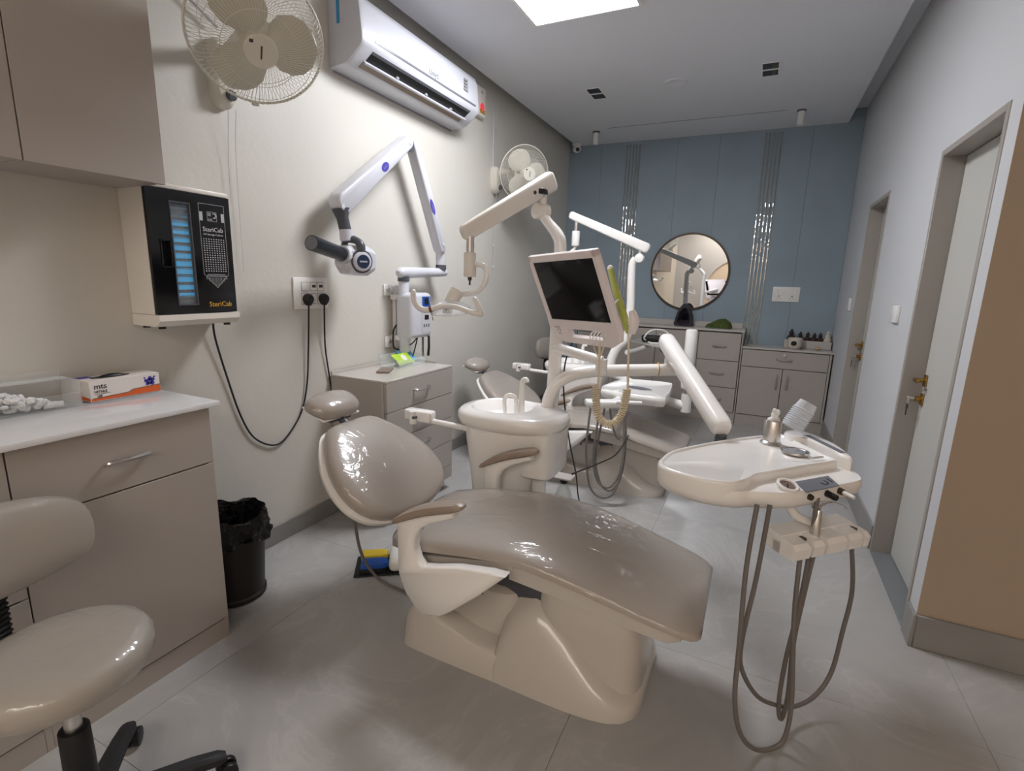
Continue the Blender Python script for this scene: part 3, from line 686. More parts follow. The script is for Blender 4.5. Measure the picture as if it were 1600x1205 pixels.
m.tube([(0.03, 3.935, 2.04), (0.01, 3.935, 1.8), (0.01, 3.935, 1.45)], 0.002, 5); m.ball((0.01, 3.935, 1.62), 0.007, 0.007, 0.014, 8, 6); m.ball((0.01, 3.935, 1.44), 0.007, 0.007, 0.016, 8, 6)
tag(m.build('pull_cord', M['print_white'], loc=(0, 3.93, 1.45)), 'thin cord and pulls hanging above and below the far fan', 'cord')

# split air conditioner
AY0, AY1 = 2.150, 3.300
t = thing('air_conditioner', 'long white split air conditioner high on the ivory wall with open vent flap', 'air conditioner', (0.1, (AY0+AY1)/2, 2.35))
prof = [(0.001, 2.668), (0.15, 2.668), (0.185, 2.655), (0.20, 2.62), (0.212, 2.50), (0.214, 2.46), (0.2085, 2.434), (0.112, 2.3665), (0.095, 2.360), (0.001, 2.352)]
ring0 = [(x, AY0+0.004, z) for x, z in prof]
def ac_ring(y, k): 
    c = V(0.1, 0, 2.51); return [(c.x+(x-c.x)*k if x > 0.01 else x, y, c.z+(z-c.z)*k) for x, z in prof]
MB().rings([ac_ring(AY0, 0.96), ac_ring(AY0+0.006, 0.985), ac_ring(AY0+0.02, 1.0), ac_ring(AY1-0.02, 1.0), ac_ring(AY1-0.006, 0.985), ac_ring(AY1, 0.96)]).build('casing', M['xray_white'], t, sharp=50)
A_, B_ = V(0.2085, 0, 2.434), V(0.112, 0, 2.3665)
dv = (B_-A_).normalized(); nv = V(-dv.z, 0, dv.x); nv = nv if nv.z < 0 else -nv; LV = (B_-A_).length
def vent(m, t0, t1, h0, h1, y0, y1):
    p = [A_+dv*LV*t0+nv*h0, A_+dv*LV*t1+nv*h0, A_+dv*LV*t1+nv*h1, A_+dv*LV*t0+nv*h1]
    return m.prism([q+V(0, y0, 0) for q in p], (0, y1-y0, 0))
vent(MB(), 0.16, 0.60, -0.004, 0.0012, AY0+0.085, AY1-0.10).build('air_outlet', M['black'], t, label='dark outlet slot')
vent(MB(), 0.04, 0.17, -0.004, 0.0016, AY0+0.085, AY1-0.10).build('outlet_lip', M['panel_grey'], t)
vent(MB(), 0.56, 0.64, -0.004, 0.018, AY0+0.075, AY1-0.09).build('vent_flap', M['xray_white'], t)
vent(MB(), 0.64, 0.95, -0.004, 0.0016, AY0+0.075, AY1-0.11).build('lower_louvre', M['pad_brown'], t)
for k in range(3):
    vent(MB(), 0.44, 0.57, 0.0, 0.012, AY0+0.32+0.27*k, AY0+0.335+0.27*k).build('flap_pin', M['xray_white'], t)
m = MB().box(0.209, 0.2165, AY0+0.09, AY1-0.05, 2.469, 2.480); m.build('panel_line', M['panel_grey'], t)
MB().text('Lloyd', 0.045, (0.2135, AY0+0.56, 2.492), (0, 1, 0), (-0.09, 0, 1)).build('lettering', M['panel_grey'], t)
m = MB()
for k in range(4): m.box(0.2135-0.001*k, 0.2145-0.001*k, AY1-0.2+0.003*k, AY1-0.15, 2.53+0.02*k, 2.542+0.02*k)
m.build('energy_sticker', M['print_grey'], t)
MB().box(0.055, 0.075, AY0-0.0012, AY0+0.0006, 2.545, 2.66).build('blue_tape', M['tape'], t, label='strip of blue tape')
m = MB().box(0.0005, 0.006, AY0+0.02, AY1-0.02, 2.342, 2.36); m.build('mounting_plate', M['print_grey'], t)
t = thing('isolator_switch', 'small white isolator box with red light beside far end of air conditioner', 'switch', (0.0, 3.70, 2.53))
MB().box(0.0, 0.045, 3.56, 3.70, 2.535, 2.735, 0.006, 2).build('enclosure', M['ivory'], t)
MB().cyl((0.045, 3.64, 2.60), (0.052, 3.64, 2.60), 0.026).build('indicator_lamp', M['red'], t)
MB().box(0.045, 0.048, 3.61, 3.685, 2.555, 2.585, 0.002, 1).build('amber_label', M['amber'], t)
MB().cyl((0.045, 3.64, 2.70), (0.05, 3.64, 2.70), 0.012).build('screw', M['steel'], t)

# ================================================================== wall x-ray unit
t = thing('dental_xray_unit', 'white wall-mounted dental x-ray machine with folding double arm and dark cone', 'x-ray machine', (0.1, 2.59, 0.9))
m = MB(); m.box(0.001, 0.012, 2.515, 2.60, 1.225, 1.29, 0.002, 1); m.box(0.001, 0.012, 2.52, 2.61, 0.905, 0.975, 0.002, 1)
m.box(0.004, 0.03, 2.595, 2.685, 0.90, 1.285, 0.003, 1)
br = m.build('wall_bracket', M['white'], t)
for y, z in ((2.545, 1.26), (2.55, 0.94), (2.64, 1.22), (2.64, 1.0)):
    xx = 0.012 if y < 2.6 else 0.03
    MB().cyl((xx, y, z), (xx+0.012, y, z), 0.013, n=6).build('bolt', M['steel'], br)
MB().cyl((0.1, 2.59, 0.875), (0.1, 2.59, 1.315), 0.032, n=24, bev=0.008).build('column', M['xray_white'], t)
for z_ in (0.95, 1.2): MB().box(0.012, 0.1, 2.57, 2.61, z_, z_+0.03).build('column_clamp', M['white'], t)
m = MB().box(0.055, 0.185, 2.555, 2.775, 0.965, 1.245, 0.03, 4); cb = m.build('control_box', M['xray_white'], t)
cx = 0.1855
m = MB().box(cx-0.001, cx+0.0012, 2.655, 2.755, 1.0, 1.225, 0.001, 1); m.build('control_panel', M['print_white'], cb)
m = MB().box(cx+0.001, cx+0.002, 2.66, 2.75, 1.145, 1.222); m.build('blue_label', M['bluep'], cb); 
m = MB().box(cx+0.002, cx+0.0028, 2.684, 2.726, 1.172, 1.212); m.box(cx+0.001, cx+0.002, 2.685, 2.73, 1.078, 1.108); m.build('display', M['black'], cb)
m = MB(); m.box(cx+0.001, cx+0.0016, 2.675, 2.74, 1.13, 1.134); m.box(cx+0.001, cx+0.0016, 2.675, 2.74, 1.12, 1.123)
for k in range(3): m.box(cx+0.001, cx+0.002, 2.674+0.024*k, 2.688+0.024*k, 1.032, 1.052)
m.build('panel_button', M['panel_grey'], cb)
MB().cyl((0.1, 2.59, 1.312), (0.1, 2.59, 1.342), 0.036, n=20).build('collar', M['slate'], t)
m = MB().tube([(0.1, 2.565, 1.362), (0.1, 2.66, 1.366), (0.105, 2.98, 1.376), (0.108, 3.03, 1.378)], [0.034, 0.034, 0.029, 0.028], 16, round_end=True); m.build('lower_arm', M['xray_white'], t)
MB().cyl((0.108, 2.99, 1.395), (0.108, 2.99, 1.425), 0.036).build('collar', M['slate'], t)
MB().cyl((0.108, 2.985, 1.42), (0.112, 2.975, 1.52), 0.030).build('swivel_post', M['xray_white'], t)
def slab_arm(m, a, b, w0, w1, x0, x1, nrm=None):
    # a tapering arm with rounded ends lying in a plane x = const; a,b = (y,z)
    a, b = V(0, *a), V(0, *b); d = (b-a).normalized(); s = V(0, -d.z, d.y); P = []
    for k in range(9): t_ = PI/2+PI*k/8; P.append(a+d*math.cos(t_)*w0+s*math.sin(t_)*w0)
    for k in range(9): t_ = -PI/2+PI*k/8; P.append(b+d*math.cos(t_)*w1+s*math.sin(t_)*w1)
    xm = (x0+x1)/2; c = (a+b)/2
    R = []
    for x, k in ((x0, -0.008), (x0+0.004, -0.002), (x0+0.01, 0.0), (x1-0.01, 0.0), (x1-0.004, -0.002), (x1, -0.008)):
        row = []
        for i, p in enumerate(P):
            e, r = (a, w0) if i < 9 else (b, w1)
            row.append(V(x, 0, 0)+e+(p-e)*((r+k)/r))
        R.append(row)
    return m.rings(R)
E1, E2 = (2.955, 1.535), (2.672, 2.100)
slab_arm(MB(), E1, E2, 0.032, 0.030, 0.085, 0.155).build('upper_arm', M['xray_white'], t, sharp=60)
slab_arm(MB(), (2.06, 1.697), (2.585, 2.097), 0.051, 0.034, 0.085, 0.165).build('fore_arm', M['xray_white'], t, sharp=60)
MB().cyl((0.10, 2.615, 2.085), (0.15, 2.615, 2.085), 0.03).build('elbow_joint', M['slate'], t)
for (y, z, ry, rz, x) in ((2.36, 1.92, 0.034, 0.022, 0.1652), (2.825, 1.775, 0.05, 0.018, 0.1552)):
    d = V(0, 0.53, 0.41).normalized() if y < 2.5 else V(0, -0.31, 0.57).normalized(); s = V(0, -d.z, d.y)
    o = MB().pillow((x, y, z), d, s, [(ry*math.cos(2*PI*k/20), rz*math.sin(2*PI*k/20)) for k in range(20)], [(1, 0), (1, 0.0012)], smooth=0)
    o.v = o.v; ov = o.build('logo_oval', M['purple'], t)
    m = MB()
    for k in range(4): 
        q = V(x+0.0016, y, z)+d*(-0.015+0.01*k); m.cyl(q-V(0.0005, 0, 0)-s*0.004, q-V(0.0005, 0, 0)+s*0.004, 0.0012, n=6)
    m.build('logo_stroke', M['print_white'], ov)
for (y, z, x) in ((2.03, 1.672, 0.165), (2.59, 2.095, 0.165), (2.95, 1.555, 0.155)):
    MB().cyl((x, y, z), (x+0.003, y, z), 0.012).build('cover_cap', M['xray_white'], t)
MB().tube([(0.125, 2.055, 1.665), (0.13, 2.06, 1.62), (0.14, 2.07, 1.55)], [0.045, 0.03, 0.03], 16).build('wrist', M['slate'], t)
MB().cyl((0.14, 2.07, 1.565), (0.142, 2.072, 1.51), 0.033).build('wrist_collar', M['xray_white'], t)
HC = V(0.16, 2.085, 1.425)
ad = V(0.9, -0.36, -0.05).normalized()
ap = HC+ad*0.062+V(0, 0.02, -0.012)
m = MB(); m.tube([HC-ad*0.085+V(0, 0, 0.0), HC-ad*0.085+V(0, 0, 0.06), HC-ad*0.06+V(0, 0, 0.088), HC-ad*0.01+V(0, 0, 0.095), HC+ad*0.045+V(0, 0.01, 0.088), ap+ad*0.010+V(0, 0, 0.078), ap+ad*0.010+V(0, 0, 0.045)], [0.017, 0.017, 0.018, 0.02, 0.019, 0.021, 0.022], 10, smooth=4); m.build('yoke', M['slate'], t)
# tube head: a faceted block, cone towards the left
m = MB(); R = []
for s, k in ((-0.075, 0.65), (-0.045, 1.05), (0.0, 1.15), (0.06, 1.15), (0.11, 0.8)):
    R.append([HC+V(0.28, 0.96, 0).normalized()*s+V(0.96, -0.28, 0).normalized()*a*k+V(0, 0, 1)*b*k for a, b in [(0.062, 0.03), (0.062, -0.05), (0.04, -0.075), (-0.04, -0.075), (-0.06, -0.05), (-0.06, 0.04), (-0.04, 0.06), (0.04, 0.055)]])
m.rings(R); m.build('tube_head', M['xray_white'], t, sharp=25)
cd = V(0.20, -0.96, 0.15).normalized()
MB().cyl(HC+cd*0.06, HC+cd*0.095, 0.044).build('cone_collar', M['xray_white'], t)
m = MB(); a, b = HC+cd*0.09, HC+cd*0.34; m.cyl(a, b, 0.035, n=28)
cn = m.build('beam_cone', M['dark_tube'], t, label='dark grey cylindrical beam cone'); MB().cyl(b, b+cd*0.001, 0.031, n=28).build('cone_mouth', M['panel_grey'], cn)
ad = V(0.9, -0.36, -0.05).normalized()
a = HC+ad*0.062+V(0, 0.02, -0.012)
MB().cyl(a, a+ad*0.018, 0.06, 0.058, n=28).build('pivot_disc', M['slate'], t)
MB().cyl(a+ad*0.016, a+ad*0.032, 0.05, 0.047, n=28, bev=0.004).build('pivot_ring', M['xray_white'], t)
d5 = MB().cyl(a+ad*0.031, a+ad*0.034, 0.034, n=28).build('pivot_badge', mat('navy_badge', (34, 54, 84), rough=0.3), t)
m = MB(); rt = V(0, 0, 1).cross(ad).normalized()
for k in range(7): 
    q = a+ad*0.0342+rt*(-0.018+0.006*k); m.box(q.x-0.002, q.x+0.002, q.y-0.002, q.y+0.002, q.z-0.004, q.z+0.004)
m.build('badge_lettering', M['print_white'], d5)
m = MB(); m.tube([(0.06, 2.60, 1.06), (0.04, 2.565, 1.02), (0.035, 2.56, 0.93), (0.05, 2.565, 0.895), (0.09, 2.60, 0.89)], 0.005, 6, smooth=4)
m.tube([(0.15, 2.66, 0.97), (0.13, 2.63, 0.93), (0.10, 2.60, 0.91)], 0.004, 6, smooth=3); m.tube([(0.15, 2.66, 0.97), (0.14, 2.645, 0.90), (0.13, 2.63, 0.84)], 0.004, 6, smooth=3); m.build('cable', M['rubber'], t)
m = MB(); m.tube([(0.16, 2.70+0.006*math.cos(k*PI/3), 0.97-0.0012*k+0) if k == 0 else (0.16+0.006*math.sin(k*PI/3), 2.70+0.006*math.cos(k*PI/3), 0.97-0.0012*k) for k in range(110)], 0.0022, 5); m.build('coiled_cable', M['rubber'], t)
MB().tube([(0.165, 2.76, 0.97), (0.165, 2.762, 0.90), (0.16, 2.76, 0.84)], [0.008, 0.008, 0.009], 8).build('handset_cable', M['rubber'], t)

# ================================================================== wheeled drawer cabinet and what lies on it
t = thing('mobile_cabinet', 'greige wheeled drawer cabinet with white top against the ivory wall under the x-ray unit', 'cabinet', (0.2, 2.36, 0))
bx0, bx1, by0, by1, bz0, bz1 = 0.014, 0.372, 2.05, 2.69, 0.07, 0.795
MB().box(bx0, bx1, by0, by1, bz0, bz1, 0.001, 1).build('carcass', M['laminate'], t)
MB().box(bx0, bx1+0.018, by0, by1, bz1, bz1+0.012, 0.002, 1).build('top_panel', M['greystone'], t)
m = MB(); m.box(bx0, bx0+0.008, by0, by1, bz1+0.012, bz1+0.028); m.box(bx0, bx1-0.1, by1-0.008, by1, bz1+0.012, bz1+0.026); m.build('top_lip', M['greystone'], t)
zs = [0.795, 0.635, 0.478, 0.318, 0.16, 0.075]
for a, b in zip(zs[1:], zs[:-1]):
    f = MB().box(bx1+0.0005, bx1+0.018, by0+0.002, by1-0.002, a+0.002, b-0.002, 0.001, 1).build('drawer', M['laminate'], t)
    if b-a > 0.12: bow_handle((bx1+0.018, 2.29, (a+b)/2+0.01), (bx1+0.018, 2.42, (a+b)/2+0.01), (0.024, 0, -0.004)).build('handle', M['steel'], f)
MB().box(bx1-0.012, bx1+0.0003, by0-0.002, by0-0.0002, bz0, bz1).build('edge_strip', M['greystone'], t)
for xx in (0.06, 0.33):
    for yy in (2.09, 2.65):
        c = MB().box(xx-0.012, xx+0.012, yy-0.012, yy+0.012, 0.045, 0.07).build('caster', M['steel'], t)
        MB().cyl((xx-0.012, yy, 0.0245), (xx+0.012, yy, 0.0245), 0.0245, n=16).build('wheel', M['ivory'], c)
tag(MB().box(0.15, 0.225, 2.22, 2.36, 0.8075, 0.819, 0.005, 2, rot=(0, 0, 0.5)).build('phone', M['phone'], loc=(0.19, 2.29, 0.8075)), 'flat brown phone case lying on the wheeled cabinet', 'phone')
t = thing('supply_tray', 'clear plastic tray with green and blue packets on the wheeled cabinet', 'tray', (0.14, 2.52, 0.8075))
m = MB(); x0, x1, y0, y1, z0 = 0.06, 0.20, 2.40, 2.665, 0.8075
m.box(x0, x1, y0, y1, z0, z0+0.003); m.box(x0, x0+0.003, y0, y1, z0, z0+0.07); m.box(x1-0.003, x1, y0, y1, z0, z0+0.045); m.box(x0, x1, y1-0.003, y1, z0, z0+0.06); m.box(x0, x1, y0, y0+0.003, z0, z0+0.05)
m.build('tray_shell', M['acrylic'], t)
def packet(label, c, sx, sy, rz, m1, band):
    p = thing('packet', label, 'packet', c, 'packets in the clear tray')
    R = Matrix.Translation(V(*c)) @ Matrix.Rotation(rz, 4, 'Z') @ Matrix.Rotation(0.75, 4, 'Y')
    q = MB(); q.M = R; q.pillow((0, 0, 0.004), (1, 0, 0), (0, 1, 0), [(-sx, -sy), (0, -sy*0.95), (sx, -sy), (sx*0.93, 0), (sx, sy), (0, sy*0.95), (-sx, sy), (-sx*0.93, 0)], [(0.7, -0.006), (1, -0.001), (1, 0.001), (0.7, 0.007), (0.3, 0.009)]); b = q.build('wrapper', m1, p)
    if band:
        q = MB(); q.M = R; q.pillow((0, 0.0, 0.0125), (1, 0, 0), (0, 1, 0), [(0.024*math.cos(k*PI/8), 0.026*math.sin(k*PI/8)) for k in range(16)], [(1, -0.002), (1, 0.001)], smooth=0); q.build('white_disc', M['card'], b)
packet('lime green packet with white round print in the clear tray', (0.150, 2.505, 0.848), 0.042, 0.085, 0.10, M['lime_print'], True)
packet('pale blue packet beside the lime one in the clear tray', (0.105, 2.60, 0.852), 0.045, 0.055, -0.1, M['cyan_print'], False)

# bin
t = thing('waste_bin', 'black round bin with black liner beside the base cabinet', 'bin', (0.205, 1.275, 0))
MB().lathe([(0.106, 0.0), (0.114, 0.004), (0.115, 0.02), (0.108, 0.026), (0.128, 0.345), (0.124, 0.345), (0.104, 0.03), (0.0, 0.025)], (0.205, 1.275, 0), 36, cap1=True).build('bucket', M['bin'], t)
rng = random.Random(5); R = []
for r0, z, am in ((0.112, 0.20, 0.002), (0.119, 0.30, 0.003), (0.124, 0.36, 0.004), (0.130, 0.372, 0.007), (0.137, 0.362, 0.007), (0.139, 0.33, 0.006), (0.1395, 0.30, 0.008), (0.143, 0.27, 0.012)):
    ph = rng.random()*6
    R.append([(0.205+(r0+am*math.sin(7*a+ph)+am*0.6*math.sin(17*a+ph*2))*math.cos(a), 1.275+(r0+am*math.sin(7*a+ph)+am*0.6*math.sin(17*a+ph*2))*math.sin(a), z+am*1.6*math.sin(5*a+ph)) for a in [2*PI*k/72 for k in range(72)]])
MB().rings(R, False, False).build('bin_liner', M['liner'], t)

# ================================================================== rolling stools
def make_stool(label):
    # local: gas column on the origin, the backrest on the -X side
    t = thing('dentist_stool', label, 'stool', (0, 0, 0), 'rolling dentist stools', local=True)
    rim = [(0.165*math.cos(2*PI*k/28), 0.170*math.sin(2*PI*k/28)) for k in range(28)]
    MB().pillow((0, 0, 0.463), (1, 0, 0), (0, 1, 0), rim, [(0.84, 0.0), (0.94, 0.005), (0.985, 0.02), (1.0, 0.036), (0.985, 0.053), (0.93, 0.066), (0.8, 0.075), (0.5, 0.078), (0.2, 0.075), (0.02, 0.074)], smooth=0).build('seat', M['vinyl_light'], t)
    m = MB(); m.M = Matrix.Translation((-0.243, 0.05, 0.682)) @ Matrix.Rotation(-0.12, 4, 'Y')
    hb = [(-0.205, 0.0), (-0.185, 0.07), (-0.12, 0.105), (0, 0.115), (0.12, 0.105), (0.19, 0.07), (0.207, 0.0), (0.185, -0.07), (0.1, -0.098), (0, -0.102), (-0.1, -0.098), (-0.18, -0.07)]
    pr = [(0.7, -0.045), (0.9, -0.036), (1.0, -0.012), (1.0, 0.008), (0.95, 0.025), (0.8, 0.038), (0.4, 0.044), (0.05, 0.044)]
    # bend the back round the sitter
    m.pillow((0, 0, 0), (0, 1, 0), (0, 0, 1), hb, pr)
    m.v = [(x+1.1*y*y, y, z) for x, y, z in m.v]
    m.build('backrest', M['vinyl_light'], t)
    m = MB()
    for k in range(12): m.box(-0.265, -0.225, 0.0, 0.085, 0.455+0.014*k, 0.464+0.014*k, 0.003, 1)
    m.box(-0.26, -0.23, 0.003, 0.082, 0.44, 0.64); m.box(-0.26, 0.0, 0.0, 0.06, 0.436, 0.45, 0.003, 1); m.build('back_support', M['black'], t)
    MB().box(-0.08, 0.08, -0.08, 0.08, 0.432, 0.466, 0.01, 2).build('seat_plate', M['black'], t)
    MB().cyl((0, 0, 0.23), (0, 0, 0.44), 0.017).build('gas_piston', M['steel'], t)
    MB().cyl((0, 0, 0.085), (0, 0, 0.33), 0.032, 0.029, bev=0.004).build('column', M['black'], t)
    MB().cyl((0, 0, 0.065), (0, 0, 0.125), 0.052, 0.042, bev=0.006).build('hub', M['rubber'], t)
    for k in range(5):
        a = 2*PI*k/5+0.80; c, s = math.cos(a), math.sin(a)
        m = MB(); R = []
        for r, z, w, h in ((0.03, 0.095, 0.026, 0.022), (0.12, 0.098, 0.023, 0.017), (0.21, 0.088, 0.02, 0.014), (0.265, 0.076, 0.019, 0.012), (0.283, 0.07, 0.013, 0.008)):
            R.append([(r*c-y*s, r*s+y*c, z+zz) for y, zz in [(-w, -h), (-w, h*0.4), (-w*0.6, h), (w*0.6, h), (w, h*0.4), (w, -h)]])
        m.rings(R); lg = m.build('leg', M['rubber'], t)
        m = MB(); cx, cy = 0.272*c, 0.272*s
        for o in (-1, 1):
            q = V(-s, c, 0); p = V(cx, cy, 0.0255)+q*o*0.013+V(c, s, 0)*0.01
            m.cyl(p-q*0.008, p+q*0.008, 0.0253, n=18, bev=0.003)
        m.cyl((cx, cy, 0.03), (cx, cy, 0.065), 0.007); m.build('caster', M['black'], lg)
    return t
st = make_stool('black based rolling stool with taupe plastic-wrapped seat at bottom left corner of the photo')
st.location = (0.795, 0.460, 0.0); st.rotation_euler = (0, 0, math.radians(18))
st2 = copy_tree(st); st2['label'] = 'rolling stool at the back of the room, its grey backrest behind the monitor'
st2.location = (0.44, 4.62, 0.0); st2.rotation_euler = (0, 0, math.radians(-20))

# ================================================================== dental chairs
YC = 1.585
def make_chair(label):
    t = thing('dental_chair', label, 'dental chair', (1.45, YC, 0), 'reclining dental chairs')
    # --- base
    m = MB(); R = []
    for x, z, h in ((1.00, 0.07, 0.20), (1.005, 0.10, 0.222), (1.03, 0.155, 0.238), (1.07, 0.185, 0.243), (1.15, 0.165, 0.246), (1.23, 0.14, 0.248), (1.30, 0.115, 0.249), (1.43, 0.10, 0.249)):
        row = []
        for k in range(25):
            u = -1+2*k/24; e = abs(u)
            yy = YC+h*u; prof_ = (1-e**7)**0.5
            row.append((x, yy, max(0.0, 0.035*(e < 0.999)+(z-0.035)*prof_)))
        row = [(x, YC-h, 0.001)]+row+[(x, YC+h, 0.001)]
        R.append(row)
    m.rings(R, True, True); m.build('rear_base_cover', M['base_shaded'], t, sharp=55)
    m = MB(); R = []
    for z, x0, x1, h in ((0.02, 1.05, 1.45, 0.15), (0.2, 1.06, 1.45, 0.165), (0.27, 1.07, 1.44, 0.16), (0.285, 1.09, 1.42, 0.14)):
        R.append(se((x0+x1)/2, YC, z, (x1-x0)/2, h, 40, 5))
    m.rings(R); m.build('lift_housing', M['base_shaded'], t)
    MB().box(1.20, 1.62, YC-0.13, YC+0.13, 0.25, 0.40, 0.02, 2).build('lift_mechanism', M['slate'], t, label='dark lift mechanism under the seat')
    MB().cyl((1.31, YC-0.166, 0.262), (1.31, YC-0.17, 0.262), 0.006).build('screw', M['black'], t)
    # foot cover: bulging skirt with an inner tall core
    m = MB(); R = []
    for x, z, h in ((1.385, 0.02, 0.245), (1.39, 0.18, 0.248), (1.405, 0.245, 0.25), (1.44, 0.295, 0.252), (1.50, 0.318, 0.254), (1.56, 0.300, 0.256), (1.62, 0.255, 0.256), (1.68, 0.195, 0.255), (1.74, 0.135, 0.25), (1.79, 0.095, 0.24), (1.83, 0.075, 0.22), (1.86, 0.062, 0.185), (1.872, 0.05, 0.15), (1.876, 0.02, 0.13)):
        row = []
        n = 29
        for k in range(n):
            a = PI*k/(n-1)
            c = -math.cos(a); s_ = math.sin(a)
            yy = YC+h*math.copysign(abs(c)**0.75, c)*(1.0-0.0*s_); zz = z*abs(s_)**0.62
            # flared: narrower towards the top
            yy = YC+(yy-YC)*(1-0.30*(zz/0.33))
            row.append((x, yy, max(zz, 0.001)))
        R.append(row)
    m.rings(R); m.build('foot_base_cover', M['base_shaded'], t, sharp=60)
    m = MB(); R = []
    for z, x0, x1, h in ((0.01, 1.50, 1.868, 0.185), (0.1, 1.50, 1.866, 0.178), (0.24, 1.50, 1.86, 0.168), (0.318, 1.50, 1.82, 0.158), (0.325, 1.52, 1.80, 0.145)):
        R.append(se((x0+x1)/2, YC, z, (x1-x0)/2, h, 48, 4.5))
    m.rings(R); m.build('foot_cover_core', M['base_shaded'], t, sharp=60)
    # --- seat frame under the leg rest
    m = MB(); R = []
    for x, z0, z1, h in ((1.445, 0.385, 0.45, 0.238), (1.60, 0.368, 0.435, 0.236), (1.80, 0.335, 0.396, 0.230), (1.94, 0.318, 0.365, 0.220), (1.975, 0.322, 0.36, 0.20), (1.988, 0.330, 0.358, 0.165)):
        R.append([(x, YC-h, z1), (x, YC-h, z0+0.008), (x, YC-h+0.01, z0), (x, YC+h-0.01, z0), (x, YC+h, z0+0.008), (x, YC+h, z1)])
    m.rings(R); m.build('leg_rest_frame', M['base_shaded'], t)
    # --- seat cushion
    prof = ((0.952, 0.385, 0.425, 0.17), (0.960, 0.375, 0.450, 0.215), (0.985, 0.368, 0.462, 0.245), (1.06, 0.376, 0.480, 0.260), (1.15, 0.398, 0.495, 0.268), (1.3, 0.428, 0.512, 0.272), (1.40, 0.443, 0.521, 0.272), (1.50, 0.444, 0.518, 0.270), (1.60, 0.432, 0.506, 0.267), (1.70, 0.414, 0.487, 0.263), (1.80, 0.393, 0.462, 0.257), (1.90, 0.370, 0.437, 0.249), (1.97, 0.357, 0.419, 0.239), (2.005, 0.352, 0.408, 0.227), (2.022, 0.356, 0.398, 0.213), (2.03, 0.364, 0.388, 0.196))
    m = MB(); R = []
    def interp(x):
        for a, b in zip(prof[:-1], prof[1:]):
            if a[0] <= x <= b[0]:
                u = (x-a[0])/(b[0]-a[0]); return [a[i]*(1-u)+b[i]*u for i in range(4)]
        return list(prof[-1])
    xs_ = [p[0] for p in prof]
    for x, z0, z1, h in prof:
        row = []; n = 36
        for k in range(n):
            a = 2*PI*k/n; c, s_ = math.cos(a), math.sin(a)
            yy = h*math.copysign(abs(c)**0.55, c)
            if s_ >= 0:
                z = (z0+0.45*(z1-z0))+(z1-z0)*0.55*abs(s_)**0.55
                z += 0.010*(1-(yy/h)**2)-0.018
            else: z = (z0+0.45*(z1-z0))-(z1-z0)*0.45*abs(s_)**0.5
            row.append((x, YC+yy, z))
        R.append(row)
    m.rings(R); m.build('seat_cushion', M['vinyl'], t, sharp=70)
    m = MB(); m.prism([(1.085, 1.342, 0.385), (1.46, 1.342, 0.455), (1.46, 1.342, 0.435), (1.33, 1.342, 0.325), (1.22, 1.342, 0.30), (1.11, 1.342, 0.31)], (0, 0.486, 0)); m.build('seat_pan', M['base_shaded'], t)
    # --- backrest
    u = V(0.793, 0, -0.609); nn = V(0.609, 0, 0.793); vy = V(0, 1, 0)
    o = V(0.578, YC, 0.749)
    half = [(0.0, 0.0), (0.0, 0.075), (0.012, 0.128), (0.05, 0.168), (0.11, 0.212), (0.18, 0.25), (0.26, 0.272), (0.34, 0.270), (0.41, 0.235), (0.455, 0.165), (0.478, 0.08)]
    out = [(s_, y) for s_, y in half]+[(0.484, 0.0)]+[(s_, -y) for s_, y in reversed(half[1:])]
    ce = (0.26, 0)
    m = MB().pillow(o-nn*0.01, u, vy, out, [(0.94, -0.05), (0.985, -0.038), (1.0, -0.022), (0.995, -0.008), (0.975, 0.005), (0.93, 0.014), (0.82, 0.021), (0.6, 0.025), (0.35, 0.026), (0.1, 0.026)], 4, ce)
    m.build('backrest', M['vinyl'], t, sharp=70)
    m = MB().pillow(o-nn*0.01, u, vy, [(s_*1.01-0.006, y*1.045) for s_, y in out], [(0.55, -0.092), (0.8, -0.088), (0.94, -0.078), (1.0, -0.062), (1.0, -0.046), (0.97, -0.042)], 4, ce)
    m.build('backrest_shell', M['gloss_white'], t, sharp=60)
    m = MB().box(0.80, 1.02, YC-0.08, YC+0.08, 0.365, 0.395, 0.01, 2, rot=(0, 0.35, 0)); m.build('back_hinge', M['slate'], t)
    # --- headrest
    m = MB(); m.M = Matrix.Translation((0.492, YC, 0.80)) @ Matrix.Rotation(math.radians(22), 4, 'Y')
    m.pillow((0, 0, 0), (1, 0, 0), (0, 1, 0), [(0.072, 0.0), (0.066, 0.07), (0.04, 0.112), (-0.01, 0.128), (-0.05, 0.115), (-0.072, 0.06), (-0.078, 0), (-0.072, -0.06), (-0.05, -0.115), (-0.01, -0.128), (0.04, -0.112), (0.066, -0.07)], [(0.8, -0.026), (0.96, -0.022), (1.0, -0.010), (0.97, 0.008), (0.87, 0.022), (0.65, 0.034), (0.35, 0.039), (0.05, 0.040)], 4)
    m.v = [(x, y, z+1.3*(y-YC)**2) for x, y, z in m.v] if False else m.v
    m.build('headrest', M['vinyl'], t, sharp=70)
    hb = MB(); hb.M = Matrix.Translation((0.492, YC, 0.80)) @ Matrix.Rotation(math.radians(22), 4, 'Y')
    hb.box(-0.07, 0.06, -0.105, 0.105, -0.036, -0.026, 0.004, 1); hb.build('headrest_plate', M['pinkwhite'], t)
    m = MB(); m.box(0.50, 0.53, YC-0.06, YC+0.06, 0.735, 0.765, 0.004, 1); m.cyl((0.515, YC-0.07, 0.752), (0.515, YC+0.07, 0.752), 0.012); m.tube([(0.515, YC, 0.75), (0.56, YC, 0.72), (0.64, YC, 0.66)], 0.016, 10); m.build('headrest_bracket', M['slate'], t)
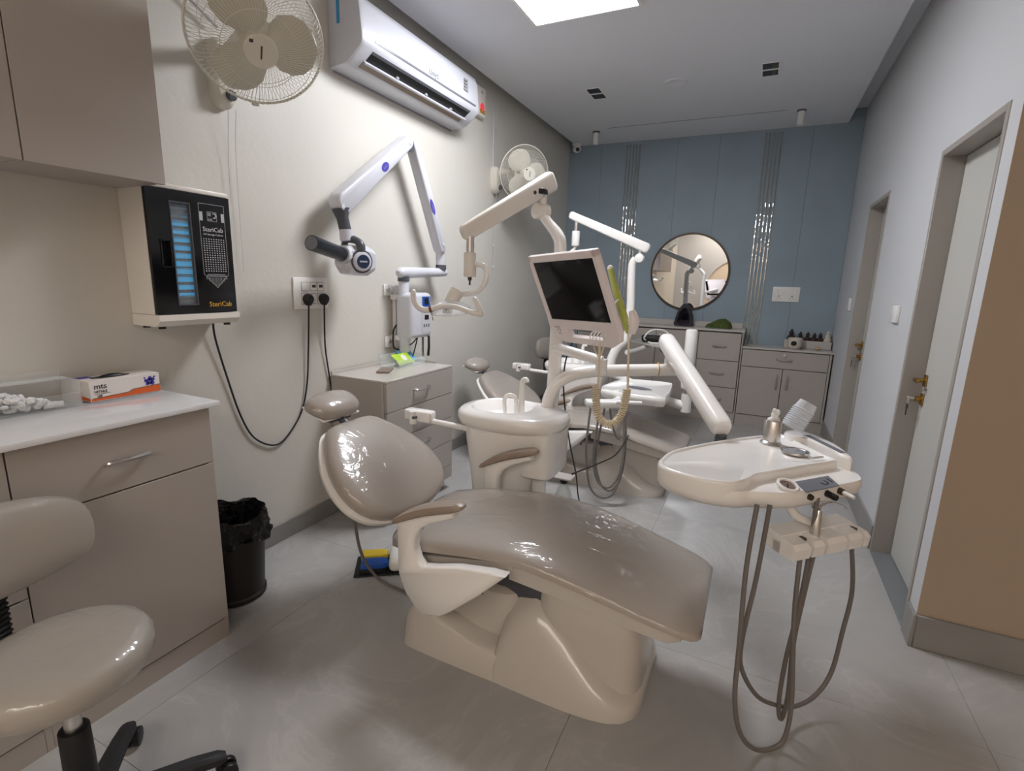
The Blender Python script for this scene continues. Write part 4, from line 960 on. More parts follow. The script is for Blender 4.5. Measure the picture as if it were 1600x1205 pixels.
    # --- armrests
    for side, y0, y1 in (('near', 1.262, 1.306), ('far', 1.868, 1.908)):
        ym = (y0+y1)/2
        P = [(1.064, 0.52), (1.066, 0.43), (1.068, 0.35), (1.095, 0.285), (1.135, 0.24), (1.17, 0.222), (1.235, 0.238), (1.275, 0.268), (1.38, 0.36), (1.47, 0.45), (1.42, 0.452), (1.30, 0.435), (1.21, 0.41), (1.165, 0.40), (1.146, 0.415), (1.132, 0.455), (1.138, 0.50), (1.16, 0.535), (1.20, 0.562), (1.29, 0.60), (1.28, 0.618), (1.20, 0.592), (1.12, 0.562), (1.07, 0.545)] if side == 'near' else \
            [(1.064, 0.52), (1.066, 0.43), (1.068, 0.30), (1.13, 0.30), (1.134, 0.40), (1.132, 0.455), (1.138, 0.50), (1.16, 0.535), (1.20, 0.562), (1.29, 0.60), (1.28, 0.618), (1.20, 0.592), (1.12, 0.562), (1.07, 0.545)]
        m = MB()
        # two half shells so that the concave outline triangulates well
        R = []
        for yy, k in ((y0, -0.006), (y0+0.005, -0.001), (y0+0.012, 0), (y1-0.012, 0), (y1-0.005, -0.001), (y1, -0.006)):
            Q = []
            n = len(P)
            for i in range(n):
                p0, p, p1 = V(*P[i-1], 0), V(*P[i], 0), V(*P[(i+1) % n], 0)
                d = (p1-p0).normalized(); nr = V(-d.y, d.x, 0)
                q = p+nr*(-k) if k else p
                Q.append((q.x, yy, q.y))
            R.append(Q)
        m.rings(R); m.build('armrest', M['gloss_white'], t, sharp=50)
        a = V(0.26, 0, 0.098).normalized()
        out = [(-0.148, 0.012), (-0.11, 0.034), (0.0, 0.036), (0.09, 0.034), (0.135, 0.024), (0.148, 0.0), (0.135, -0.024), (0.09, -0.034), (0.0, -0.036), (-0.11, -0.034), (-0.148, -0.012)]
        m = MB(); m.pillow((1.178, ym, 0.590), a, (0, 1, 0), out, [(0.92, -0.006), (1.0, 0.0), (1.0, 0.008), (0.93, 0.015), (0.6, 0.018), (0.1, 0.019)], 3)
        m.v = [(x, y, z-1.3*(x-1.178)**2*(1 if x < 1.178 else 0.6)+0.008) for x, y, z in m.v]
        m.build('armrest_pad', M['pad_brown'], t, label='brown armrest pad')
    MB().tube([(0.69, 1.50, 0.46), (0.662, 1.50, 0.38), (0.662, 1.51, 0.27), (0.668, 1.53, 0.17), (0.68, 1.57, 0.08), (0.72, 1.60, 0.018), (0.80, 1.605, 0.008), (0.92, 1.60, 0.008), (1.05, 1.59, 0.010)], 0.0065, 8, smooth=6).build('hose', M['hose'], t)
    return t
c1 = make_chair('near taupe dental chair under clear plastic covers in the middle of the room')
c2 = copy_tree(c1); c2['label'] = 'second grey taupe dental chair farther back, partly hidden behind the spittoon unit'
c2.location = c1.location+V(-0.22, 1.79, 0)
for ch in c2.children:
    k = ch.name.split('.')[0]
    if k in ('seat_cushion', 'leg_rest_frame', 'backrest', 'backrest_shell', 'headrest', 'headrest_plate', 'headrest_bracket', 'armrest', 'armrest_pad', 'back_hinge', 'seat_pan'):
        ch.location = (-0.05, 0, -0.055)
    if k in ('backrest', 'backrest_shell', 'headrest', 'headrest_plate', 'headrest_bracket'):
        p = V(-0.5, 0, 0.42)
        ch.matrix_local = Matrix.Translation(p+V(-0.05, 0, -0.055)) @ Matrix.Rotation(math.radians(-5), 4, 'Y') @ Matrix.Translation(-p)
for nm in [o for o in c2.children if o.name.split('.')[0] == 'hose']: bpy.data.objects.remove(nm)

# ================================================================== spittoon units
def make_spittoon(label):
    t = thing('spittoon_unit', label, 'spittoon', (1.17, 2.06, 0))
    m = MB(); cx, cy = 1.100, 2.085
    R = [se(cx-0.005, cy, 0.682, 0.222, 0.165, 44, 2.6), se(cx, cy, 0.688, 0.252, 0.182, 44, 2.6), se(cx, cy, 0.715, 0.263, 0.192, 44, 2.5), se(cx, cy, 0.735, 0.261, 0.190, 44, 2.5), se(cx, cy, 0.750, 0.247, 0.178, 44, 2.5), se(cx, cy, 0.756, 0.215, 0.160, 44, 2.5)]
    R += [se(cx-0.055, cy+0.01, 0.760, 0.152, 0.145, 44, 2.2), se(cx-0.055, cy+0.01, 0.756, 0.142, 0.135, 44, 2.2), se(cx-0.055, cy+0.01, 0.71, 0.12, 0.115, 44, 2.1), se(cx-0.055, cy+0.01, 0.69, 0.07, 0.07, 44, 2), se(cx-0.055, cy+0.01, 0.684, 0.02, 0.02, 44, 2)]
    m.rings(R); m.build('basin', M['gloss_white'], t, sharp=60)
    m = MB(); R = []
    for z, x0, x1, h in ((0.02, 0.97, 1.18, 0.115), (0.10, 0.965, 1.185, 0.12), (0.30, 0.935, 1.205, 0.135), (0.48, 0.915, 1.25, 0.148), (0.60, 0.895, 1.33, 0.158), (0.69, 0.885, 1.345, 0.162)):
        R.append(se((x0+x1)/2, cy, z, (x1-x0)/2, h, 44, 3.4))
    m.rings(R); m.build('body', M['gloss_white'], t, sharp=60)
    m = MB(); R = [se(1.262, cy, z, 0.08*k, 0.148*k, 36, 4) for z, k in ((0.485, 0.93), (0.495, 1.0), (0.69, 1.0))]; m.rings(R); m.build('side_box', M['gloss_white'], t)
    MB().cyl((1.265, cy-0.06, 0.02), (1.265, cy-0.06, 0.49), 0.032, n=24).build('column', M['gloss_white'], t)
    # taps
    m = MB(); m.tube([(1.135, 2.10, 0.735), (1.132, 2.104, 0.86), (1.138, 2.106, 0.888), (1.152, 2.104, 0.893), (1.158, 2.10, 0.882)], [0.0155, 0.013, 0.012, 0.011, 0.011], 12, smooth=4); m.build('cup_filler', M['gloss_white'], t)
    m = MB(); m.tube([(1.072, 2.055, 0.735), (1.066, 2.058, 0.795), (1.075, 2.065, 0.816), (1.095, 2.075, 0.818), (1.112, 2.083, 0.80), (1.114, 2.085, 0.735)], 0.0095, 12, smooth=4); m.build('bowl_rinse_tap', M['gloss_white'], t)
    # assistant holder
    m = MB(); m.tube([(0.95, 1.93, 0.672), (0.88, 1.95, 0.668), (0.78, 1.95, 0.672), (0.70, 1.95, 0.672)], 0.0135, 12, smooth=3); h = m.build('holder_arm', M['gloss_white'], t)
    m = MB().box(0.60, 0.75, 1.915, 1.975, 0.668, 0.722, 0.012, 3); m.cyl((0.66, 1.91, 0.66), (0.66, 1.91, 0.72), 0.018); hh = m.build('assistant_holder', M['gloss_white'], t)
    MB().cyl((0.675, 1.916, 0.692), (0.675, 1.890, 0.694), 0.007).build('holder_screw', M['slate'], hh)
    MB().cyl((1.226, 2.19, 0.728), (1.226, 2.19, 0.742), 0.045, n=24).build('post_collar', M['gloss_white'], t)
    return t
sp = make_spittoon('near white spittoon unit with basin and two small taps behind the first dental chair')
sp2 = copy_tree(sp); sp2['label'] = 'far white spittoon unit behind the bent delivery arm, beside the second dental chair'
sp2.location = sp.location+V(-0.28, 1.79, -0.04)

# delivery arm of the first unit
t = thing('delivery_arm', 'thick bent white tube arm rising from the near spittoon and carrying the instrument tray', 'arm', (1.226, 2.19, 0.742))
MB().tube([(1.226, 2.19, 0.742), (1.232, 2.195, 0.80), (1.262, 2.216, 0.868), (1.325, 2.258, 0.912), (1.41, 2.308, 0.928), (1.52, 2.365, 0.934), (1.77, 2.518, 0.940), (1.80, 2.54, 0.940)], 0.029, 20, smooth=6).build('tube', M['gloss_white'], t)
MB().cyl((1.728, 2.49, 0.935), (1.728, 2.49, 1.04), 0.03, n=20, bev=0.004).build('pivot_post', M['gloss_white'], t)
m = MB(); c_ = V(1.675, 2.46, 0.940); d_ = V(0.9, 0.43, 0).normalized(); e1 = V(0, 0, 1); e2 = d_.cross(e1)
m.tube([c_+(e1*math.cos(k*PI/10)+e2*math.sin(k*PI/10))*0.0305 for k in range(20)], 0.003, 6, closed=True); m.build('rubber_band', M['rubber_band'], t, label='amber rubber band')
MB().ball((1.70, 2.46, 1.045), 0.028).build('pivot_knob', M['slate'], t)
a, b = V(1.695, 2.47, 1.085), V(2.005, 1.93, 0.832)
dr_ = (b-a).normalized(); sd = dr_.cross(V(0, 0, 1)).normalized(); upv = sd.cross(dr_)
m = MB(); R = []
for s_, k in ((0, 0.75), (0.012, 0.95), (0.03, 1.0), ((b-a).length-0.03, 1.0), ((b-a).length-0.010, 0.96), ((b-a).length, 0.85)):
    R.append([a+dr_*s_+(sd*x+upv*y)*k for x, y, _ in se(0, 0, 0, 0.036, 0.038, 28, 2.8)])
m.rings(R); sa = m.build('spring_arm', M['gloss_white'], t)
m = MB()
for s_ in (0.12, 0.25, 0.38): 
    q = a+dr_*s_-sd*0.035-upv*0.012; m.cyl(q, q-sd*0.004, 0.007, n=10)
m.build('cover_cap', M['white'], sa)
MB().cyl((2.0, 1.935, 0.76), (2.003, 1.93, 0.81), 0.02, n=18).build('tray_pivot', M['slate'], t)

# instrument tray
t = thing('instrument_tray_unit', 'white dental delivery tray with gauge and dark keypad, grey hoses looping to floor', 'delivery unit', (2.15, 1.75, 0.735))
O = [(1.848, 1.585), (1.846, 1.55), (1.862, 1.515), (1.905, 1.485), (1.985, 1.465), (2.065, 1.478), (2.11, 1.508), (2.15, 1.52), (2.22, 1.562), (2.315, 1.66), (2.40, 1.755), (2.418, 1.80), (2.408, 1.86), (2.36, 2.02), (2.305, 2.125), (2.262, 2.15), (2.2, 2.12), (2.05, 1.945), (1.93, 1.785), (1.865, 1.675)]
ce = (2.15, 1.77)
MB().pillow((0, 0, 0.737), (1, 0, 0), (0, 1, 0), O, [(0.86, -0.022), (0.93, -0.018), (0.98, -0.002), (1.0, 0.014), (0.995, 0.027), (0.98, 0.036), (0.2, 0.037)], 4, ce).build('tray_body', M['gloss_white'], t, sharp=55)
T = [(1.848, 1.585), (1.846, 1.55), (1.862, 1.515), (1.905, 1.485), (1.985, 1.465), (2.055, 1.478), (2.095, 1.525), (2.12, 1.582), (2.16, 1.63), (2.25, 1.735), (2.345, 1.84), (2.35, 1.868), (2.325, 1.905), (2.27, 1.99), (2.225, 2.075), (2.185, 2.085), (2.05, 1.945), (1.93, 1.785), (1.865, 1.675)]
MB().pillow((0, 0, 0.790), (1, 0, 0), (0, 1, 0), T, [(0.985, -0.048), (1.002, -0.036), (1.003, 0.002), (0.992, 0.010), (0.975, 0.012), (0.955, 0.011), (0.942, 0.006), (0.93, 0.0035), (0.2, 0.0035)], 4, (2.1, 1.74)).build('tray_top', M['gloss_white'], t, sharp=55)
K = [(2.21, 2.075), (2.235, 2.025), (2.275, 2.02), (2.33, 1.93), (2.365, 1.865), (2.395, 1.86), (2.36, 2.0), (2.30, 2.10), (2.262, 2.13), (2.225, 2.115)]
MB().pillow((0, 0, 0.786), (1, 0, 0), (0, 1, 0), K, [(1.0, -0.014), (1.0, 0.022), (0.95, 0.03), (0.8, 0.032), (0.1, 0.032)], 4).build('raised_corner', M['gloss_white'], t, sharp=55)
m = MB(); q0, q1 = V(2.283, 2.055, 0.8185), V(2.372, 1.885, 0.8185); d_ = (q1-q0).normalized(); n_ = V(-d_.y, d_.x, 0)
m.prism([q0-n_*0.009, q1-n_*0.009, q1+n_*0.009, q0+n_*0.009], (0, 0, 0.0015)); m.build('grey_strip', M['panel_grey'], t)
m = MB(); m.prism([(2.226, 1.648, 0.7735), (2.252, 1.575, 0.7735), (2.343, 1.682, 0.7735), (2.322, 1.757, 0.7735)], (0, 0, 0.0022)); kp = m.build('keypad', M['panel_grey'], t, label='dark grey keypad')
m = MB(); m.tube([(2.305, 1.70, 0.7762), (2.315, 1.685, 0.7762), (2.308, 1.668, 0.7762), (2.295, 1.675, 0.7762)], 0.0015, 5, smooth=3); m.tube([(2.315, 1.725, 0.7762), (2.327, 1.70, 0.7762)], 0.0015, 5); m.build('keypad_symbol', M['black'], kp)
m = MB(); m.M = Matrix.Translation((2.203, 1.590, 0.7755)) @ Matrix.Rotation(0.30, 4, (1, 1, 0)); m.lathe([(0.022, 0), (0.03, 0.002), (0.031, 0.009), (0.028, 0.012), (0.023, 0.011), (0.022, 0.006), (0, 0.006)], n=28); g = m.build('pressure_gauge', M['white'], t)
m = MB(); m.M = Matrix.Translation((2.203, 1.590, 0.7755)) @ Matrix.Rotation(0.30, 4, (1, 1, 0)); m.lathe([(0.022, 0.0062), (0, 0.0064)], n=24); m.build('dial', M['dial'], g)
m = MB(); m.M = Matrix.Translation((2.203, 1.590, 0.7755)) @ Matrix.Rotation(0.30, 4, (1, 1, 0)); m.box(-0.0012, 0.0012, -0.014, 0.004, 0.0066, 0.0076); m.lathe([(0.003, 0.0066), (0.0, 0.008)], n=10); m.build('needle', M['black'], g)
od = V(0.7, -0.72, -0.05).normalized()
for (x, y, z, mt, r, L, nm) in ((2.262, 1.606, 0.753, 'bronze', 0.0095, 0.012, 'knob'), (2.312, 1.655, 0.754, 'black', 0.010, 0.032, 'knob'), (2.348, 1.694, 0.755, 'bronze', 0.0105, 0.012, 'knob')):
    p = V(x, y, z); k = MB().cyl(p-od*0.006, p+od*L, r, r*0.9, n=16, bev=0.002).build(nm, M[mt], t)
    if r == 0.0105: MB().cyl(p+od*0.01, p+od*0.045, 0.0062, 0.0055, n=12).build('white_tip', M['white'], k)
# hanging handpiece holder
m = MB(); m.tube([(2.215, 1.64, 0.735), (2.222, 1.64, 0.70), (2.245, 1.655, 0.668), (2.29, 1.68, 0.645)], [0.014, 0.014, 0.013, 0.013], 12, smooth=4); m.build('holder_stem', M['gloss_white'], t)
hu, hv = V(0.70, 0.714, 0), V(0.714, -0.70, 0)     # along the holder, towards the camera
def hp(a, b, z): return V(2.305, 1.668, 0)+hu*a+hv*b+V(0, 0, z)
m = MB()
segs = [(-0.148, -0.086), (-0.076, -0.032), (-0.020, 0.056), (0.066, 0.122), (0.131, 0.152)]
for a0, a1 in segs:
    pts = [(a0, -0.05), (a1, -0.05), (a1, 0.052), (a0, 0.052)]
    R = []
    for k, z in ((0.0, 0.585), (0.004, 0.582), (0.0, 0.640), (0.004, 0.648)): pass
    lo = [hp(a0, -0.02, 0.583), hp(a1, -0.02, 0.583), hp(a1, 0.052, 0.583), hp(a0, 0.052, 0.583)]
    md = [hp(a0, -0.02, 0.618), hp(a1, -0.02, 0.618), hp(a1, 0.056, 0.615), hp(a0, 0.056, 0.615)]
    tp = [hp(a0+0.004, -0.02, 0.634), hp(a1-0.004, -0.02, 0.634), hp(a1-0.004, 0.044, 0.628), hp(a0+0.004, 0.044, 0.628)]
    m.rings([lo, md, tp])
lo = [hp(-0.148, -0.06, 0.59), hp(0.152, -0.06, 0.59), hp(0.152, 0.004, 0.583), hp(-0.148, 0.004, 0.583)]
md = [hp(-0.148, -0.062, 0.625), hp(0.152, -0.062, 0.625), hp(0.152, 0.004, 0.62), hp(-0.148, 0.004, 0.62)]
tp = [hp(-0.142, -0.055, 0.640), hp(0.146, -0.055, 0.640), hp(0.146, 0.0, 0.635), hp(-0.142, 0.0, 0.635)]
m.rings([lo, md, tp]); m.build('handpiece_holder', M['gloss_white'], t, sharp=30)
for a_ in (-0.08, 0.126):
    MB().tube([hp(a_, 0.018, 0.585), hp(a_, 0.018, 0.629)], 0.0105, 12).build('holder_insert', M['bronze'], t)
HA = [(2.13, 1.50, 0.742), (2.122, 1.455, 0.57), (2.128, 1.415, 0.36), (2.134, 1.395, 0.20), (2.158, 1.405, 0.09), (2.20, 1.435, 0.025), (2.25, 1.475, 0.010), (2.282, 1.50, 0.04), (2.288, 1.52, 0.14), (2.276, 1.54, 0.28), (2.265, 1.565, 0.42), hp(-0.08, 0.018, 0.59)]
HB = [(2.162, 1.512, 0.742), (2.152, 1.49, 0.53), (2.135, 1.46, 0.33), (2.148, 1.47, 0.235), (2.20, 1.52, 0.13), (2.262, 1.58, 0.075), (2.312, 1.63, 0.05), (2.37, 1.69, 0.062), (2.412, 1.735, 0.13), (2.428, 1.76, 0.27), (2.436, 1.772, 0.415), hp(0.126, 0.018, 0.59)]
HCc = [(2.288, 1.64, 0.742), (2.288, 1.632, 0.54), (2.28, 1.61, 0.39), (2.265, 1.585, 0.24), (2.262, 1.57, 0.10), (2.275, 1.575, 0.035), (2.285, 1.585, 0.11), (2.28, 1.60, 0.28), (2.288, 1.62, 0.41), hp(-0.026, 0.02, 0.59)]
for h_ in (HA, HB, HCc): MB().tube(h_, 0.0068, 10, smooth=6).build('hose', M['hose'], t)
m = MB(); m.tube([hp(-0.026, 0.02, 0.58), hp(-0.03, 0.015, 0.64), hp(-0.022, 0.008, 0.685), hp(-0.018, 0.006, 0.70)], [0.010, 0.013, 0.0115, 0.010], 12, smooth=3); sy = m.build('air_water_syringe', M['steel'], t)
m = MB(); m.tube([hp(-0.022, 0.006, 0.70), hp(0.005, -0.005, 0.706), hp(0.06, -0.02, 0.704), hp(0.11, -0.02, 0.69), hp(0.13, -0.015, 0.675)], [0.009, 0.004, 0.0025, 0.0022, 0.002], 8, smooth=4); m.box(2.278, 2.298, 1.65, 1.662, 0.70, 0.712, 0.003, 1); m.build('syringe_nozzle', M['chrome'], sy)

# things on the tray
t = thing('steel_canister', 'steel canister with cotton tuft standing on the instrument tray', 'canister', (2.165, 1.965, 0.794))
MB().lathe([(0.0, 0), (0.034, 0), (0.036, 0.004), (0.032, 0.009), (0.028, 0.012), (0.028, 0.083), (0.026, 0.086), (0.026, 0.06), (0.0, 0.058)], (2.165, 1.965, 0.794), 32).build('can', M['steel'], t)
m = MB(); rng = random.Random(2)
for k in range(10): m.ball((2.165+rng.uniform(-0.01, 0.01), 1.965+rng.uniform(-0.01, 0.01), 0.876+0.004*k), 0.014-0.0007*k, None, 0.012, 8, 6)
m.build('cotton_tuft', M['cotton'], t)
t = thing('cup_stack', 'leaning stack of clear plastic cups on raised corner of instrument tray', 'cups', (2.25, 2.08, 0.82))
cd_ = V(0.35, 0.18, 0.72).normalized(); c0 = V(2.225, 2.075, 0.822)
m = MB(); prev = None
a_ = cd_.orthogonal().normalized(); b_ = cd_.cross(a_); R = []
for k in range(10):
    for h, r in ((0.008*k, 0.035), (0.008*k+0.003, 0.039), (0.008*k+0.005, 0.039), (0.008*k+0.0075, 0.035)):
        R.append([c0+cd_*(0.012+h)+(a_*math.cos(w)+b_*math.sin(w))*r for w in [2*PI*i/28 for i in range(28)]])
m.rings(R, False, False); m.rings([[c0+cd_*(h+0.09)+(a_*math.cos(w)+b_*math.sin(w))*r for w in [2*PI*i/28 for i in range(28)]] for h, r in ((0.0, 0.035), (0.03, 0.031), (0.0305, 0.0))], False, False)
m.build('stacked_cup', M['cup'], t)
t = thing('hand_mirror', 'round mouth mirror lying on the instrument tray in front of the canister', 'mirror', (2.237, 1.88, 0.7965))
m = MB(); m.lathe([(0.0, 0.0), (0.040, 0.0), (0.044, 0.004), (0.042, 0.008), (0.0375, 0.008), (0.0365, 0.0065), (0.0, 0.0065)], (2.237, 1.878, 0.7975), 36); m.build('rim', M['steel'], t)
MB().lathe([(0.0365, 0.0067), (0.0, 0.0069)], (2.237, 1.878, 0.7975), 36).build('mirror_glass', M['mirror'], t)
MB().tube([(2.265, 1.848, 0.803), (2.285, 1.832, 0.803), (2.315, 1.86, 0.803)], [0.004, 0.004, 0.003], 8).build('handle', M['steel'], t)

# ================================================================== monitor and light post of the first unit
t = sp
MB().tube([(1.222, 2.262, 0.735), (1.226, 2.27, 1.0), (1.222, 2.285, 1.30), (1.218, 2.295, 1.49), (1.200, 2.30, 1.545), (1.150, 2.31, 1.60), (1.105, 2.32, 1.648)], [0.031, 0.031, 0.030, 0.029, 0.028, 0.0235, 0.023], 18, smooth=5).build('post', M['gloss_white'], t)
MB().cyl((1.088, 2.285, 1.655), (1.125, 2.345, 1.655), 0.036, n=28, bev=0.005).build('swivel_disc', M['ivory'], t)
MB().cyl((1.108, 2.32, 1.655), (1.108, 2.325, 1.73), 0.021, n=18).build('arm_spigot', M['ivory'], t)
MB().cyl((1.108, 2.325, 1.715), (1.108, 2.325, 1.745), 0.025, n=18).build('metal_collar', M['steel'], t)
m = MB(); m.tube([(1.226, 2.262, 1.03), (1.30, 2.24, 1.022), (1.465, 2.225, 0.992)], 0.024, 14, smooth=3); m.tube([(1.465, 2.225, 1.0), (1.465, 2.225, 0.93)], 0.026, 14); m.build('monitor_bracket', M['gloss_white'], t)

t = thing('monitor', 'black screen monitor in pinkish white frame, tilted down on the near unit post', 'monitor', (1.30, 2.16, 1.06))
mz = V(math.cos(math.radians(238))*math.cos(math.radians(24)), math.sin(math.radians(238))*math.cos(math.radians(24)), -math.sin(math.radians(24)))
TL, TR, BR, BL = V(1.1799, 2.0079, 1.4321), V(1.5399, 1.7730, 1.4501), V(1.6353, 1.9008, 1.0937), V(1.2744, 2.1321, 1.0820)
mc = (TL+TR+BR+BL)/4; mx = ((TR-TL)+(BR-BL)).normalized(); my = ((TL-BL)+(TR-BR)).normalized(); my = (my-mx*my.dot(mx)).normalized(); mz = mx.cross(my)
mw = ((TR-TL).length+(BR-BL).length)/4; mh = ((TL-BL).length+(TR-BR).length)/4
def mp(x, y, z=0): return mc+mx*x+my*y+mz*z
m = MB()
OUT = [(-mw+0.012, mh), (mw-0.012, mh), (mw, mh-0.012), (mw, -mh+0.06), (mw-0.055, -mh), (-mw+0.075, -mh), (-mw, -mh+0.06), (-mw, mh-0.012)]
sx0, sx1, sy0, sy1 = -mw+0.028, mw-0.028, -mh+0.105, mh-0.030
hx0, hx1, hy0_, hy1_ = -0.09, 0.115, -mh+0.028, -mh+0.066
# front frame as strips round the screen and the grip slot
def slab(m, x0, x1, y0, y1, z0, z1, bev=0.0):
    m.M = Matrix((mx, my, mz)).transposed().to_4x4(); m.M.translation = mc; m.box(x0, x1, y0, y1, z0, z1, bev, 2); m.M = Matrix.Identity(4)
slab(m, -mw, mw, sy1, mh, -0.022, 0.004, 0.006); slab(m, -mw, sx0, sy0-0.012, mh, -0.022, 0.004, 0.006); slab(m, sx1, mw, sy0-0.012, mh, -0.022, 0.004, 0.006)
def front_poly(m, pts, z0, z1): m.prism([mp(x, y, z0) for x, y in pts], mz*(z1-z0))
front_poly(m, [(-mw, sy0), (-mw, -mh+0.06), (-mw+0.022, -mh+0.022), (-mw+0.075, -mh), (hx0, -mh), (hx0, hy0_+0.01), (hx0, hy1_), (hx0, sy0)], -0.022, 0.004)
front_poly(m, [(hx0, -mh), (hx1, -mh), (hx1, hy0_), (hx0, hy0_)], -0.022, 0.004)
front_poly(m, [(hx0, hy1_), (hx1, hy1_), (hx1, sy0), (hx0, sy0)], -0.022, 0.004)
front_poly(m, [(hx1, -mh), (mw-0.055, -mh), (mw-0.015, -mh+0.02), (mw, -mh+0.06), (mw, sy0), (hx1, sy0)], -0.022, 0.004)
fr = m.build('frame', M['pinkwhite'], t)
m = MB(); slab(m, -mw+0.06, mw-0.06, sy0+0.02, mh-0.04, -0.055, -0.018, 0.01); m.build('back_housing', M['pinkwhite'], t)
m = MB(); slab(m, sx0-0.004, sx1+0.004, sy0-0.004, sy1+0.004, -0.02, -0.001); m.build('screen', M['screen'], t, label='glossy black screen')
m = MB(); slab(m, hx0+0.003, hx1-0.003, hy0_+0.003, hy1_-0.003, -0.055, -0.045); m.build('socket_panel', M['panel_grey'], t)
m = MB()
for k in range(4): m.tube([mp(0.03+0.02*k, hy0_+0.012, -0.046), mp(0.03+0.02*k, hy0_+0.018, -0.02), mp(0.03+0.02*k, hy0_-0.0, -0.0)], 0.0026, 8, smooth=2)
m.build('connector', M['white'], t)
m = MB(); x, y = -mw+0.06, -mh+0.062
m.tube([mp(x-0.008, y-0.012, 0.0045), mp(x-0.008, y+0.012, 0.0045), mp(x+0.008, y+0.012, 0.0045), mp(x+0.008, y-0.012, 0.0045)], 0.0012, 5); m.tube([mp(x-0.01, y-0.02, 0.0045), mp(x+0.012, y-0.02, 0.0045)], 0.0012, 5); m.tube([mp(x-0.022, y+0.008, 0.0045), mp(x-0.018, y+0.008, 0.0045)], 0.002, 5)
m.build('frame_mark', M['bronze'], fr)
MB().cyl(mp(mw-0.075, -mh+0.05, 0.002), mp(mw-0.075, -mh+0.05, 0.008), 0.008).build('button', M['white'], fr)
m = MB(); m.cyl(mp(-0.02, 0.0, -0.055), (1.226, 2.275, 1.22), 0.02); m.build('mount', M['white'], t)

t = thing('intraoral_camera', 'lime green handpiece in a clip at the monitor side with cream coiled cable', 'dental camera', (1.6020, 1.9440, 1.2134))
MB().tube([(1.5471, 1.9665, 1.3889), (1.5615, 1.9620, 1.3439), (1.5930, 1.9575, 1.2629), (1.6245, 1.9530, 1.1864), (1.6380, 1.9512, 1.1504)], [0.0115, 0.0115, 0.014, 0.015, 0.009], 14, smooth=4).build('handpiece', M['lime'], t)
MB().ball((1.5462, 1.9665, 1.3916), 0.012).build('tip', M['white'], t)
m = MB().tube([(1.6470, 1.9395, 1.2359), (1.6578, 1.9350, 1.1954), (1.6524, 1.9350, 1.1504)], [0.012, 0.021, 0.012], 12, smooth=4); m.build('clip', M['pinkwhite'], t)
m = MB(); m.tube([(1.5930, 1.9440, 1.2764), (1.5795, 1.9395, 1.2584), (1.5840, 1.9350, 1.2134), (1.6155, 1.9350, 1.1504)], 0.003, 6, smooth=4); m.build('wire_loop', M['steel'], t)
m = MB(); m.tube([(1.6362, 1.9512, 1.1549), (1.6416, 1.9485, 1.1054), (1.6452, 1.9458, 1.0334), (1.6506, 1.9422, 0.9614), (1.6524, 1.9422, 0.9299)], 0.0045, 8, smooth=4)
m.tube([(1.5300, 1.9395, 1.1099), (1.5354, 1.9260, 1.0784), (1.5426, 1.9098, 1.0001), (1.5453, 1.9008, 0.9344)], 0.0045, 8, smooth=4)
m.tube([(1.5030, 1.9440, 1.1009), (1.5165, 1.9305, 1.0739), (1.5372, 1.9215, 1.0514), (1.5480, 1.9215, 1.0784), (1.5525, 1.9260, 1.0964)], 0.003, 6, smooth=4); m.build('cable', M['coil'], t)
path = [V(1.5390, 1.8954, 0.9416), V(1.5462, 1.8846, 0.8804), V(1.5597, 1.8792, 0.8309), V(1.5885, 1.8855, 0.8012), V(1.6200, 1.9008, 0.8066), V(1.6425, 1.9215, 0.8489), V(1.6506, 1.9395, 0.9389)]
dn = []
for i in range(len(path)-1):
    a, b, c, d = path[max(i-1, 0)], path[i], path[i+1], path[min(i+2, len(path)-1)]
    for k in range(80):
        u_ = k/80; dn.append(0.5*((2*b)+(c-a)*u_+(2*a-5*b+4*c-d)*u_*u_+(3*b-a-3*c+d)*u_**3))
L_ = 0; hel = []; pv = V(0.3, -0.9, 0.1).normalized()
for i, p in enumerate(dn[:-1]):
    tg = (dn[i+1]-p).normalized(); e1 = (pv-tg*pv.dot(tg)).normalized(); e2 = tg.cross(e1); pv = e1
    L_ += (dn[i+1]-p).length; w = 2*PI*L_/0.0088
    hel.append(p+(e1*math.cos(w)+e2*math.sin(w))*0.0125)
# resample so that every turn keeps about ten points
tot = L_; MB_ = MB(); fine = []
npt = int(tot/0.0088*10)
cum = [0]
for i in range(len(dn)-1): cum.append(cum[-1]+(dn[i+1]-dn[i]).length)
pv = V(0.3, -0.9, 0.1).normalized(); j = 0
for q in range(npt):
    s_ = cum[-1]*q/(npt-1)
    while j < len(cum)-2 and cum[j+1] < s_: j += 1
    f_ = (s_-cum[j])/max(1e-9, cum[j+1]-cum[j]); p = dn[j].lerp(dn[j+1], f_); tg = (dn[j+1]-dn[j]).normalized()
    e1 = (pv-tg*pv.dot(tg)).normalized(); pv = e1; e2 = tg.cross(e1); w = 2*PI*s_/0.0088
    fine.append(p+(e1*math.cos(w)+e2*math.sin(w))*0.0125)
MB_.tube(fine, 0.0040, 6).build('coil', M['coil'], t)
tag(MB().tube([(1.29, 2.33, 1.06), (1.255, 2.335, 0.95), (1.245, 2.36, 0.80), (1.252, 2.45, 0.55), (1.27, 2.56, 0.30), (1.268, 2.64, 0.13), (1.29, 2.71, 0.012), (1.32, 2.76, 0.004)], 0.004, 6, smooth=5).build('power_cord', M['rubber'], loc=(1.29, 2.7, 0.004)), 'thin black cord dropping from the monitor past the spittoon to the floor', 'power cord')

